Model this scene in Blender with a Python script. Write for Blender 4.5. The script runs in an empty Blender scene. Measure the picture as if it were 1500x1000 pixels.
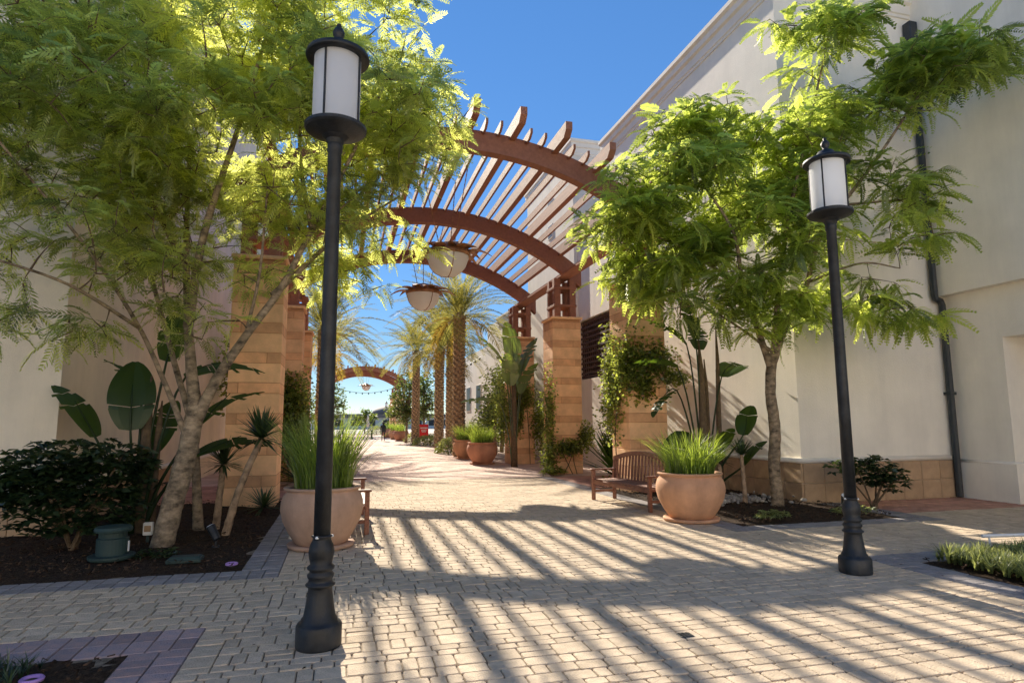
import bpy, math, random
import numpy as np
from mathutils import Vector, Matrix
random.seed(7); RNG = np.random.default_rng(11)
SC = bpy.context.scene
COL = SC.collection

# ------------------------------------------------------------------ camera, sky, sun, exposure
FPX = 914.0
PITCH = math.atan(118/914.0); YAW = math.atan(250*math.cos(PITCH)/914.0); ROLL = math.radians(0.25)
CAM = Vector((0, 0, 1.65))
F_ = Vector((math.sin(YAW)*math.cos(PITCH), math.cos(YAW)*math.cos(PITCH), math.sin(PITCH)))
R0 = Vector((math.cos(YAW), -math.sin(YAW), 0)); U0 = R0.cross(F_)
R_ = (R0*math.cos(ROLL) - U0*math.sin(ROLL)).normalized(); U_ = R_.cross(F_)
cd = bpy.data.cameras.new('camera'); co = bpy.data.objects.new('camera', cd); COL.objects.link(co)
co.matrix_world = Matrix(((R_.x, U_.x, -F_.x, CAM.x), (R_.y, U_.y, -F_.y, CAM.y), (R_.z, U_.z, -F_.z, CAM.z), (0, 0, 0, 1)))
cd.sensor_width = 36; cd.lens = FPX/1500*36; cd.clip_end = 6000; cd.clip_start = 0.05
SC.camera = co
SUN_EL, SUN_AZ = math.radians(30.3), math.radians(-6.8)      # azimuth measured from +Y towards +X
SDIR = Vector((math.sin(SUN_AZ)*math.cos(SUN_EL), math.cos(SUN_AZ)*math.cos(SUN_EL), math.sin(SUN_EL)))
w = bpy.data.worlds.new('World'); SC.world = w; w.use_nodes = True
nt = w.node_tree; bg = nt.nodes['Background']
sky = nt.nodes.new('ShaderNodeTexSky'); sky.sky_type = 'NISHITA'; sky.sun_disc = False
sky.sun_elevation = SUN_EL; sky.sun_rotation = SUN_AZ
sky.altitude = 60; sky.air_density = 0.75; sky.dust_density = 0.0; sky.ozone_density = 2.6
SKY_S = 0.15
sp = nt.nodes.new('ShaderNodeSeparateColor'); nt.links.new(sky.outputs[0], sp.inputs[0])        # soft highlight shoulder on the sky radiance
m1 = nt.nodes.new('ShaderNodeMath'); m1.operation = 'MAXIMUM'; nt.links.new(sp.outputs[0], m1.inputs[0]); nt.links.new(sp.outputs[2], m1.inputs[1])
m2 = nt.nodes.new('ShaderNodeMath'); m2.operation = 'MULTIPLY_ADD'; nt.links.new(m1.outputs[0], m2.inputs[0]); m2.inputs[1].default_value = 1.6*SKY_S; m2.inputs[2].default_value = 1.0
m3 = nt.nodes.new('ShaderNodeMath'); m3.operation = 'DIVIDE'; m3.inputs[0].default_value = 1.0; nt.links.new(m2.outputs[0], m3.inputs[1])
vs = nt.nodes.new('ShaderNodeVectorMath'); vs.operation = 'SCALE'; nt.links.new(sky.outputs[0], vs.inputs[0]); nt.links.new(m3.outputs[0], vs.inputs['Scale'])
hsv = nt.nodes.new('ShaderNodeHueSaturation'); hsv.inputs['Saturation'].default_value = 1.18; nt.links.new(vs.outputs[0], hsv.inputs['Color'])
nt.links.new(hsv.outputs[0], bg.inputs[0]); bg.inputs[1].default_value = SKY_S
sl = bpy.data.lights.new('sun', 'SUN'); so = bpy.data.objects.new('sun', sl); COL.objects.link(so)
sl.energy = 4.4; sl.angle = math.radians(0.53); sl.color = (1.0, 0.90, 0.74)
so.rotation_euler = (-SDIR).to_track_quat('-Z', 'Y').to_euler()
SC.view_settings.view_transform = 'Standard'; SC.view_settings.look = 'None'
SC.view_settings.exposure = 1.28; SC.view_settings.gamma = 1.0
SC.view_settings.use_curve_mapping = False
SC.cycles.max_bounces = 10; SC.cycles.diffuse_bounces = 7; SC.cycles.transparent_max_bounces = 8
SC.cycles.transmission_bounces = 6; SC.cycles.use_denoising = True; SC.cycles.denoising_input_passes = 'RGB_ALBEDO_NORMAL'; SC.cycles.denoising_prefilter = 'NONE'
SC.cycles.sample_clamp_indirect = 6.0
SC.render.engine = 'CYCLES'

# ------------------------------------------------------------------ materials
def mat(name, col, rough=0.7, var=0.12, scale=6.0, bump=0.0, bscale=40.0, metal=0.0, spec=0.4, col2=None, tint=False, tintamt=0.35, streak=False, objrand=0.0, stain=0.0):
    m = bpy.data.materials.new(name); m.use_nodes = True
    t = m.node_tree; n = t.nodes; b = n['Principled BSDF']
    b.inputs['Roughness'].default_value = rough; b.inputs['Metallic'].default_value = metal
    b.inputs['Specular IOR Level'].default_value = spec
    tc = n.new('ShaderNodeTexCoord'); src = tc.outputs['Object']
    if streak:
        mp = n.new('ShaderNodeMapping'); mp.inputs['Scale'].default_value = streak
        t.links.new(src, mp.inputs[0]); src2 = mp.outputs[0]
    else: src2 = src
    nz = n.new('ShaderNodeTexNoise'); nz.inputs['Scale'].default_value = scale; nz.inputs['Detail'].default_value = 7
    nz.inputs['Roughness'].default_value = 0.62
    t.links.new(src2, nz.inputs['Vector'])
    mx = n.new('ShaderNodeMix'); mx.data_type = 'RGBA'
    c2 = col2 or tuple(max(0, c*(1-2.2*var)) for c in col)
    mx.inputs['A'].default_value = (*c2, 1); mx.inputs['B'].default_value = (*[min(1, c*(1+var)) for c in col], 1)
    cr = n.new('ShaderNodeMapRange'); cr.inputs['From Min'].default_value = 0.3; cr.inputs['From Max'].default_value = 0.68
    t.links.new(nz.outputs['Fac'], cr.inputs[0]); t.links.new(cr.outputs[0], mx.inputs['Factor'])
    out = mx.outputs['Result']
    if tint or objrand:
        hs = n.new('ShaderNodeHueSaturation'); t.links.new(out, hs.inputs['Color'])
        mr = n.new('ShaderNodeMapRange')
        if tint:
            at = n.new('ShaderNodeAttribute'); at.attribute_name = 'tint'; t.links.new(at.outputs['Fac'], mr.inputs[0]); a = tintamt
        else:
            oi = n.new('ShaderNodeObjectInfo'); t.links.new(oi.outputs['Random'], mr.inputs[0]); a = objrand
        mr.inputs['To Min'].default_value = 1-a; mr.inputs['To Max'].default_value = 1+a*0.7
        t.links.new(mr.outputs[0], hs.inputs['Value']); out = hs.outputs['Color']
    if stain:
        mp2 = n.new('ShaderNodeMapping'); mp2.inputs['Scale'].default_value = (1.3, 1.3, 0.16); t.links.new(src, mp2.inputs[0])
        ns = n.new('ShaderNodeTexNoise'); ns.inputs['Scale'].default_value = 1.6; ns.inputs['Detail'].default_value = 9; ns.inputs['Roughness'].default_value = 0.7; t.links.new(mp2.outputs[0], ns.inputs['Vector'])
        ms = n.new('ShaderNodeMapRange'); ms.inputs['From Min'].default_value = 0.35; ms.inputs['From Max'].default_value = 0.6; ms.inputs['To Min'].default_value = 1-stain; ms.inputs['To Max'].default_value = 1.0
        t.links.new(ns.outputs['Fac'], ms.inputs[0]); vm = n.new('ShaderNodeVectorMath'); vm.operation = 'SCALE'; t.links.new(out, vm.inputs[0]); t.links.new(ms.outputs[0], vm.inputs['Scale']); out = vm.outputs[0]
    t.links.new(out, b.inputs['Base Color'])
    if bump:
        nb = n.new('ShaderNodeTexNoise'); nb.inputs['Scale'].default_value = bscale; nb.inputs['Detail'].default_value = 5
        t.links.new(src2 if streak else src, nb.inputs['Vector'])
        bp = n.new('ShaderNodeBump'); bp.inputs['Strength'].default_value = bump; bp.inputs['Distance'].default_value = 0.02
        t.links.new(nb.outputs['Fac'], bp.inputs['Height']); t.links.new(bp.outputs[0], b.inputs['Normal'])
    return m

def leafmat(name, dif, tra, mixf=0.5, var=0.5, gloss=0.06, rough=0.45):
    m = bpy.data.materials.new(name); m.use_nodes = True
    t = m.node_tree; n = t.nodes; n.remove(n['Principled BSDF']); out = n['Material Output']
    at = n.new('ShaderNodeAttribute'); at.attribute_name = 'tint'
    def hv(col):
        h = n.new('ShaderNodeHueSaturation'); h.inputs['Color'].default_value = (*col, 1)
        a = n.new('ShaderNodeMapRange'); a.inputs['To Min'].default_value = 1-var; a.inputs['To Max'].default_value = 1+var*0.8
        t.links.new(at.outputs['Fac'], a.inputs[0]); t.links.new(a.outputs[0], h.inputs['Value'])
        a2 = n.new('ShaderNodeMapRange'); a2.inputs['To Min'].default_value = 0.512; a2.inputs['To Max'].default_value = 0.485
        t.links.new(at.outputs['Fac'], a2.inputs[0]); t.links.new(a2.outputs[0], h.inputs['Hue'])
        return h.outputs[0]
    d = n.new('ShaderNodeBsdfDiffuse'); t.links.new(hv(dif), d.inputs[0])
    r = n.new('ShaderNodeBsdfTranslucent'); t.links.new(hv(tra), r.inputs[0])
    mx = n.new('ShaderNodeMixShader'); mx.inputs[0].default_value = mixf
    t.links.new(d.outputs[0], mx.inputs[1]); t.links.new(r.outputs[0], mx.inputs[2])
    g = n.new('ShaderNodeBsdfGlossy'); g.inputs['Roughness'].default_value = rough
    m2 = n.new('ShaderNodeMixShader'); m2.inputs[0].default_value = gloss
    t.links.new(mx.outputs[0], m2.inputs[1]); t.links.new(g.outputs[0], m2.inputs[2]); t.links.new(m2.outputs[0], out.inputs[0])
    return m

M = {}
M['stucco'] = mat('stucco', (0.90, 0.835, 0.73), 0.9, 0.03, 1.4, 0.35, 45, stain=0.07)
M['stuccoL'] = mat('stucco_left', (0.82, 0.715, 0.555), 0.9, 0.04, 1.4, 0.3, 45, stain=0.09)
M['stucco2'] = mat('stucco_pale', (0.80, 0.735, 0.64), 0.9, 0.05, 0.7, 0.2, 45, stain=0.10)
M['trim'] = mat('trim', (0.82, 0.76, 0.68), 0.85, 0.04, 2.0, 0.1, 60)
M['stone'] = mat('stone_block', (0.86, 0.52, 0.285), 0.85, 0.09, 3.5, 0.35, 55, objrand=0.10)
M['stone2'] = mat('stone_band', (0.76, 0.415, 0.22), 0.85, 0.10, 3.5, 0.35, 55, objrand=0.16)
M['mortar'] = mat('mortar', (0.50, 0.25, 0.12), 0.9, 0.1, 20)
M['plinth'] = mat('plinth_tile', (0.50, 0.335, 0.20), 0.85, 0.12, 3.0, 0.3, 50, objrand=0.12)
M['paver'] = mat('paver_cream', (0.585, 0.47, 0.345), 0.92, 0.10, 9.0, 0.55, 70, tint=True, tintamt=0.17, spec=0.2)
M['rose'] = mat('paver_rose', (0.40, 0.27, 0.245), 0.9, 0.12, 9.0, 0.4, 70, tint=True, tintamt=0.25, col2=(0.26, 0.24, 0.27), spec=0.2)
M['slate'] = mat('paver_slate', (0.30, 0.275, 0.27), 0.9, 0.12, 9.0, 0.4, 70, tint=True, tintamt=0.2, spec=0.2)
M['redtile'] = mat('tile_red', (0.50, 0.27, 0.20), 0.85, 0.15, 3.0, 0.3, 60, tint=True, tintamt=0.22, spec=0.25)
M['pinktile'] = mat('tile_pink', (0.60, 0.43, 0.345), 0.85, 0.12, 2.0, 0.3, 60, tint=True, tintamt=0.16, spec=0.25)
M['joint'] = mat('joint_sand', (0.23, 0.18, 0.13), 0.95, 0.25, 25, 0.4, 80)
M['farground'] = mat('far_ground', (0.50, 0.44, 0.37), 0.95, 0.15, 0.8)
M['soil'] = mat('mulch', (0.055, 0.036, 0.024), 0.95, 0.35, 25, 0.9, 60, spec=0.1)
M['chip'] = mat('mulch_chip', (0.085, 0.052, 0.033), 0.95, 0.3, 20, tint=True, tintamt=0.6, spec=0.1)
M['black'] = mat('black_metal', (0.022, 0.025, 0.030), 0.5, 0.35, 7, 0.15, 60, spec=0.45, stain=0.4)
M['spout'] = mat('downspout_metal', (0.030, 0.036, 0.042), 0.5, 0.1, 5, spec=0.5)
M['timber'] = mat('pergola_timber', (0.34, 0.14, 0.088), 0.75, 0.10, 3.0, 0.25, 30, streak=(4, 0.6, 4), objrand=0.15)
M['bench'] = mat('bench_wood', (0.30, 0.135, 0.085), 0.65, 0.22, 9, 0.2, 40, streak=(5, 1, 5), objrand=0.12)
M['terra'] = mat('terracotta', (0.62, 0.345, 0.205), 0.85, 0.08, 3.5, 0.25, 60, spec=0.2, stain=0.22)
M['terra2'] = mat('terracotta_rose', (0.54, 0.265, 0.17), 0.85, 0.08, 3.5, 0.25, 60, spec=0.2, stain=0.2)
M['terra3'] = mat('terracotta_grey', (0.50, 0.325, 0.23), 0.85, 0.10, 3.0, 0.25, 60, spec=0.2, stain=0.25)
M['bark'] = mat('bark', (0.30, 0.225, 0.145), 0.9, 0.40, 7, 1.0, 22, streak=(1, 1, 1.6))
M['twig'] = mat('twig', (0.14, 0.095, 0.055), 0.9, 0.2, 10)
M['palmtrunk'] = mat('palm_trunk', (0.40, 0.28, 0.18), 0.95, 0.3, 8, 0.8, 22)
M['palmstub'] = mat('palm_stub', (0.52, 0.37, 0.23), 0.9, 0.3, 10, 0.5, 20)
M['copper'] = mat('bronze_leaf', (0.38, 0.185, 0.085), 0.5, 0.25, 6, metal=0.25)
M['utility'] = mat('green_plastic', (0.025, 0.05, 0.045), 0.6, 0.1, 5)
M['white'] = mat('white_paint', (0.8, 0.8, 0.78), 0.6, 0.03, 5)
M['purple'] = mat('purple_plastic', (0.38, 0.22, 0.55), 0.5, 0.03, 5)
M['red'] = mat('sign_red', (0.75, 0.02, 0.03), 0.5, 0.03, 5)
M['darkwin'] = mat('dark_glass', (0.03, 0.035, 0.04), 0.3, 0.1, 3, spec=0.25)
M['brickdark'] = mat('dark_grille', (0.10, 0.06, 0.05), 0.8, 0.2, 5)
M['roof'] = mat('far_roof', (0.20, 0.17, 0.155), 0.8, 0.1, 0.4)
M['hill'] = mat('hill', (0.16, 0.17, 0.15), 0.95, 0.3, 0.05)
M['cloth'] = mat('dark_cloth', (0.035, 0.04, 0.055), 0.9, 0.2, 10)
M['skin'] = mat('skin', (0.45, 0.27, 0.19), 0.6, 0.05, 10)
M['hair'] = mat('hair', (0.03, 0.02, 0.015), 0.6, 0.1, 20)
M['pebble'] = mat('pebble', (0.42, 0.38, 0.34), 0.85, 0.2, 8, tint=True, tintamt=0.4)
def glassmat(name, col, tr):
    m = bpy.data.materials.new(name); m.use_nodes = True; t = m.node_tree; n = t.nodes; n.remove(n['Principled BSDF'])
    d = n.new('ShaderNodeBsdfDiffuse'); d.inputs[0].default_value = (*col, 1)
    r = n.new('ShaderNodeBsdfTranslucent'); r.inputs[0].default_value = (*col, 1)
    mx = n.new('ShaderNodeMixShader'); mx.inputs[0].default_value = tr
    t.links.new(d.outputs[0], mx.inputs[1]); t.links.new(r.outputs[0], mx.inputs[2])
    g = n.new('ShaderNodeBsdfGlossy'); g.inputs['Roughness'].default_value = 0.18
    m2 = n.new('ShaderNodeMixShader'); m2.inputs[0].default_value = 0.06
    t.links.new(mx.outputs[0], m2.inputs[1]); t.links.new(g.outputs[0], m2.inputs[2]); t.links.new(m2.outputs[0], n['Material Output'].inputs[0])
    return m
M['frost'] = glassmat('frosted_glass', (0.92, 0.93, 0.95), 0.55)
M['alab'] = glassmat('alabaster_glass', (0.96, 0.94, 0.90), 0.5)
M['jacL'] = leafmat('jacaranda_leaf', (0.085, 0.145, 0.03), (0.80, 0.86, 0.20), 0.71, 0.6)
M['jacR'] = leafmat('jacaranda_leaf_broad', (0.08, 0.145, 0.025), (0.74, 0.86, 0.16), 0.62, 0.6)
M['grass'] = leafmat('grass_blade', (0.12, 0.19, 0.03), (0.42, 0.56, 0.06), 0.5, 0.5)
M['bop'] = leafmat('paddle_leaf', (0.030, 0.060, 0.014), (0.16, 0.28, 0.02), 0.28, 0.4, 0.03, 0.4)
M['banana'] = leafmat('banana_leaf', (0.05, 0.095, 0.02), (0.30, 0.43, 0.04), 0.4, 0.4, 0.10, 0.3)
M['yucca'] = leafmat('yucca_leaf', (0.040, 0.070, 0.028), (0.12, 0.2, 0.04), 0.25, 0.5, 0.08, 0.35)
M['shrub'] = leafmat('shrub_leaf', (0.030, 0.055, 0.020), (0.12, 0.18, 0.03), 0.3, 0.5, 0.08, 0.35)
M['vine'] = leafmat('vine_leaf', (0.075, 0.11, 0.02), (0.50, 0.58, 0.09), 0.52, 0.6)
M['palm'] = leafmat('palm_leaflet', (0.10, 0.115, 0.030), (0.44, 0.40, 0.075), 0.45, 0.5, 0.02)
M['palmdry'] = leafmat('palm_leaflet_dry', (0.22, 0.15, 0.04), (0.55, 0.38, 0.06), 0.5, 0.4, 0.02)
M['hedge'] = leafmat('hedge_leaf', (0.16, 0.185, 0.06), (0.48, 0.52, 0.13), 0.4, 0.5)
M['farleaf'] = leafmat('far_leaf', (0.06, 0.09, 0.025), (0.26, 0.34, 0.05), 0.4, 0.6)
M['cover'] = leafmat('ground_cover_leaf', (0.22, 0.26, 0.09), (0.52, 0.58, 0.18), 0.4, 0.5)

# ------------------------------------------------------------------ mesh helpers
def link(name, me, m, parent=None, smooth=False):
    o = bpy.data.objects.new(name, me); COL.objects.link(o)
    if m is not None and not me.materials: me.materials.append(M[m] if isinstance(m, str) else m)
    if parent is not None: o.parent = parent
    if smooth: me.polygons.foreach_set('use_smooth', [True]*len(me.polygons))
    return o
def thing(name, label, cat, loc=(0, 0, 0), rz=0, group=None):
    o = bpy.data.objects.new(name, None); COL.objects.link(o); o.location = loc; o.rotation_euler = (0, 0, rz); o.empty_display_size = 0.2
    return tag(o, label, cat, group)
def tag(o, label, cat, group=None):
    o['label'] = label; o['category'] = cat
    if group: o['group'] = group
    return o
def struct(o): o['kind'] = 'structure'; return o
def stuff(o): o['kind'] = 'stuff'; return o

class MB:
    def __init__(s): s.v = []; s.f = []; s.t = []; s.cur = 0.5
    def add(s, vs, fs):
        b = len(s.v); s.v += [tuple(v) for v in vs]
        for f in fs: s.f.append(tuple(i+b for i in f)); s.t.append(s.cur)
    def box(s, x0, x1, y0, y1, z0, z1, bev=0.0):
        if bev <= 0:
            s.add([(x0,y0,z0),(x1,y0,z0),(x1,y1,z0),(x0,y1,z0),(x0,y0,z1),(x1,y0,z1),(x1,y1,z1),(x0,y1,z1)],
                  [(3,2,1,0),(4,5,6,7),(0,1,5,4),(1,2,6,5),(2,3,7,6),(3,0,4,7)])
        else:   # chamfered: 24-vertex box
            b = bev; V = []; idx = {}
            for i, x in enumerate((x0, x1)):
                for j, y in enumerate((y0, y1)):
                    for k, z in enumerate((z0, z1)):
                        sx, sy, sz = (1, -1)[i]*b, (1, -1)[j]*b, (1, -1)[k]*b
                        idx[i,j,k,0] = len(V); V.append((x, y+sy, z+sz))
                        idx[i,j,k,1] = len(V); V.append((x+sx, y, z+sz))
                        idx[i,j,k,2] = len(V); V.append((x+sx, y+sy, z))
            Fs = []
            q = lambda *a: Fs.append(tuple(idx[t] for t in a))
            q((0,0,0,0),(0,0,1,0),(0,1,1,0),(0,1,0,0)); q((1,0,0,0),(1,1,0,0),(1,1,1,0),(1,0,1,0))
            q((0,0,0,1),(1,0,0,1),(1,0,1,1),(0,0,1,1)); q((0,1,0,1),(0,1,1,1),(1,1,1,1),(1,1,0,1))
            q((0,0,0,2),(0,1,0,2),(1,1,0,2),(1,0,0,2)); q((0,0,1,2),(1,0,1,2),(1,1,1,2),(0,1,1,2))
            for i in (0, 1):
                for j in (0, 1): q((i,j,0,0),(i,j,0,1),(i,j,1,1),(i,j,1,0))
                for k in (0, 1): q((i,0,k,0),(i,0,k,2),(i,1,k,2),(i,1,k,0))
            for j in (0, 1):
                for k in (0, 1): q((0,j,k,1),(0,j,k,2),(1,j,k,2),(1,j,k,1))
            for i in (0, 1):
                for j in (0, 1):
                    for k in (0, 1): q((i,j,k,0),(i,j,k,1),(i,j,k,2))
            s.add(V, Fs)
        return s
    def lathe(s, prof, seg=32, c=(0, 0, 0), cap0=True, cap1=True):
        V = []; Fs = []
        for (r, z) in prof:
            for k in range(seg):
                a = 2*math.pi*k/seg; V.append((c[0]+r*math.cos(a), c[1]+r*math.sin(a), c[2]+z))
        for i in range(len(prof)-1):
            for k in range(seg):
                k2 = (k+1) % seg; Fs.append((i*seg+k, i*seg+k2, (i+1)*seg+k2, (i+1)*seg+k))
        if cap0: Fs.append(tuple(range(seg-1, -1, -1)))
        if cap1: Fs.append(tuple((len(prof)-1)*seg+k for k in range(seg)))
        s.add(V, Fs); return s
    def tube(s, pts, rad, seg=8, wob=0.0):
        pts = [Vector(p) for p in pts]; n = len(pts); V = []; Fs = []
        if not hasattr(rad, '__len__'): rad = [rad]*n
        ref = None
        for i in range(n):
            d = (pts[min(i+1, n-1)]-pts[max(i-1, 0)]).normalized()
            if ref is None: ref = Vector((1, 0, 0)) if abs(d.x) < 0.8 else Vector((0, 1, 0))
            u = (ref - d*ref.dot(d)).normalized(); v = d.cross(u); ref = u
            for k in range(seg):
                a = 2*math.pi*k/seg; r = rad[i]*(1+random.uniform(-wob, wob))
                V.append(pts[i]+(u*math.cos(a)+v*math.sin(a))*r)
        for i in range(n-1):
            for k in range(seg):
                k2 = (k+1) % seg; Fs.append((i*seg+k, i*seg+k2, (i+1)*seg+k2, (i+1)*seg+k))
        Fs.append(tuple(range(seg-1, -1, -1))); Fs.append(tuple((n-1)*seg+k for k in range(seg)))
        s.add(V, Fs); return s
    def sweep(s, pts, prof):       # sweep a closed YZ-like profile [(a,b)] along pts, frame: side = horizontal, up = vertical-ish
        V = []; Fs = []; n = len(pts); m = len(prof)
        pts = [Vector(p) for p in pts]
        for i in range(n):
            d = (pts[min(i+1, n-1)]-pts[max(i-1, 0)]).normalized()
            side = d.cross(Vector((0, 0, 1))).normalized(); up = side.cross(d)
            for a, b in prof: V.append(pts[i]+side*a+up*b)
        for i in range(n-1):
            for k in range(m):
                k2 = (k+1) % m; Fs.append((i*m+k, (i+1)*m+k, (i+1)*m+k2, i*m+k2))
        Fs.append(tuple(range(m))); Fs.append(tuple((n-1)*m+k for k in range(m-1, -1, -1)))
        s.add(V, Fs); return s
    def mesh(s, name='m', tint=False):
        me = bpy.data.meshes.new(name); me.from_pydata(s.v, [], s.f)
        if tint:
            a = me.attributes.new('tint', 'FLOAT', 'FACE'); a.data.foreach_set('value', s.t)
        me.update(); return me
    def build(s, name, m, parent=None, smooth=False, tint=False):
        return link(name, s.mesh(name, tint), m, parent, smooth)

def fastmesh(name, V, Q, tint=None):
    """V (n,3), Q (m,k) uniform polygons"""
    me = bpy.data.meshes.new(name); k = Q.shape[1]
    me.vertices.add(len(V)); me.vertices.foreach_set('co', np.ascontiguousarray(V, dtype=np.float32).ravel())
    me.loops.add(Q.size); me.loops.foreach_set('vertex_index', np.ascontiguousarray(Q, dtype=np.int32).ravel())
    me.polygons.add(len(Q)); me.polygons.foreach_set('loop_start', np.arange(0, Q.size, k, dtype=np.int32))
    try: me.polygons.foreach_set('loop_total', np.full(len(Q), k, dtype=np.int32))
    except Exception: pass
    me.update(calc_edges=True)
    if tint is not None:
        a = me.attributes.new('tint', 'FLOAT', 'FACE'); a.data.foreach_set('value', np.ascontiguousarray(tint, dtype=np.float32))
    me.validate(); return me
def scatter(name, tv, tf, mats, pos, tint):
    """place template (tv (n,3), tf (m,4)) with 3x3 mats (N,3,3) at pos (N,3)"""
    tv = np.asarray(tv, float); tf = np.asarray(tf, int); N = len(pos)
    V = np.einsum('nij,kj->nki', mats, tv) + pos[:, None, :]
    Q = tf[None] + (np.arange(N)*len(tv))[:, None, None]
    return fastmesh(name, V.reshape(-1, 3), Q.reshape(-1, tf.shape[1]), np.repeat(tint, len(tf)))
def frames(d, up=None, roll=None):
    """matrices with local +Y along d, +Z near up; d (N,3)"""
    d = d/np.linalg.norm(d, axis=1, keepdims=True)
    if up is None: up = np.tile([0, 0, 1.0], (len(d), 1))
    x = np.cross(d, up); ln = np.linalg.norm(x, axis=1, keepdims=True); bad = ln[:, 0] < 1e-4
    x[bad] = [1, 0, 0]; ln[bad] = 1; x /= ln; z = np.cross(x, d)
    if roll is not None:
        c, s = np.cos(roll)[:, None], np.sin(roll)[:, None]; x, z = x*c+z*s, z*c-x*s
    return np.stack([x, d, z], axis=2)
def project(x, y, z):
    v = Vector((x, y, z))-CAM; d = v.dot(F_)
    if d <= 0.05: return None
    return 750+FPX*v.dot(R_)/d, 500-FPX*v.dot(U_)/d, d
def spline(pts, n=6):
    P = [Vector(p) for p in pts]; P = [P[0]*2-P[1]]+P+[P[-1]*2-P[-2]]; out = []
    for i in range(1, len(P)-2):
        for k in range(n):
            t = k/n; a, b, c, d = P[i-1], P[i], P[i+1], P[i+2]
            out.append(0.5*((2*b)+(c-a)*t+(2*a-5*b+4*c-d)*t*t+(3*b-3*c+d-a)*t**3))
    out.append(P[-2]); return out

# ------------------------------------------------------------------ ground and paving
me = bpy.data.meshes.new('ground')
g = MB(); g.add([(-1500,-200,-0.06),(1500,-200,-0.06),(1500,3000,-0.06),(-1500,3000,-0.06)], [(0,1,2,3)])
struct(g.build('ground', 'farground'))
X0 = 2.67
PAVE = MB(); PAVE.add([(-14,-3,-0.016),(22,-3,-0.016),(22,100,-0.016),(-14,100,-0.016)], [(0,1,2,3)])
paving = struct(PAVE.build('paving', 'joint'))

cells = []      # (x0,x1,y0,y1,material)
def ashlar(x0, x1, y0, y1, m):
    rr = random.Random(int(abs(x0*37+y0*91)*10)); y = y0
    while y < y1-0.02:
        h = rr.choice((0.15, 0.21, 0.21, 0.15, 0.11))
        if y+h > y1-0.07: h = y1-y
        x = x0
        while x < x1-0.02:
            wd = rr.choice((0.11, 0.15, 0.21, 0.21, 0.26)) if h > 0.12 else rr.choice((0.15, 0.21))
            if x+wd > x1-0.07: wd = x1-x
            if h > 0.19 and wd > 0.19 and rr.random() < 0.3:
                if rr.random() < 0.5: cells.append((x, x+wd, y, y+h/2, m)); cells.append((x, x+wd, y+h/2, y+h, m))
                else: cells.append((x, x+wd/2, y, y+h, m)); cells.append((x+wd/2, x+wd, y, y+h, m))
            else: cells.append((x, x+wd, y, y+h, m))
            x += wd
        y += h
def grid(x0, x1, y0, y1, sx, sy, m, stag=True):
    nx = max(1, round((x1-x0)/sx)); ny = max(1, round((y1-y0)/sy)); sx = (x1-x0)/nx; sy = (y1-y0)/ny
    for j in range(ny):
        off = sx/2 if (stag and j % 2 and nx > 1) else 0
        xs = [x0]+[x0+i*sx+(sx-off if off else sx) for i in range(nx)]
        xs = [v for v in xs if v < x1-0.03]+[x1]
        for a, b in zip(xs[:-1], xs[1:]): cells.append((a, b, y0+j*sy, y0+(j+1)*sy, m))
# left bottom bed X<-1.45,Y<5.33 ; left bed X<-1.05,Y>7.9 ; right bed X 6.2-9.4,Y 8.9-10.85 and on along wall ; green bed X>6.6,Y<6.1
ashlar(-1.02, 6.15, 1.6, 5.84, 'paver')
ashlar(-8.0, 14.0, 6.55, 7.45, 'paver')
ashlar(-8.0, 6.15, 5.84, 6.55, 'paver')
ashlar(-0.62, 5.80, 7.45, 18.4, 'paver')
ashlar(5.80, 9.85, 7.45, 8.48, 'paver')
ashlar(9.85, 14.0, 7.45, 9.3, 'paver')
grid(-1.44, -1.02, 2.0, 5.33, 0.21, 0.15, 'rose', False)
grid(-8.0, -1.02, 5.33, 5.84, 0.16, 0.255, 'rose', False)
grid(-8.0, -0.62, 7.45, 7.88, 0.16, 0.215, 'slate', False)
grid(-1.05, -0.62, 7.88, 18.4, 0.215, 0.16, 'slate', False)
grid(5.80, 9.40, 8.48, 8.88, 0.16, 0.2, 'slate', False)
grid(5.80, 6.20, 8.88, 18.4, 0.2, 0.16, 'slate', False)
grid(9.40, 9.85, 8.48, 10.84, 0.225, 0.16, 'slate', False)
grid(9.85, 13.5, 9.3, 10.84, 0.2, 0.1, 'redtile')
grid(6.15, 6.60, 2.0, 6.10, 0.225, 0.16, 'slate', False)
grid(6.15, 14.0, 6.10, 6.55, 0.16, 0.225, 'slate', False)
grid(-4.1, 9.0, 18.4, 33.0, 0.42, 0.42, 'pinktile')
grid(-4.1, -1.05, 14.6, 18.4, 0.3, 0.3, 'redtile'); grid(6.2, 9.0, 15.0, 18.4, 0.3, 0.3, 'redtile')
grid(-4.1, 9.0, 33.0, 90.0, 0.85, 0.85, 'pinktile')
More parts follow.
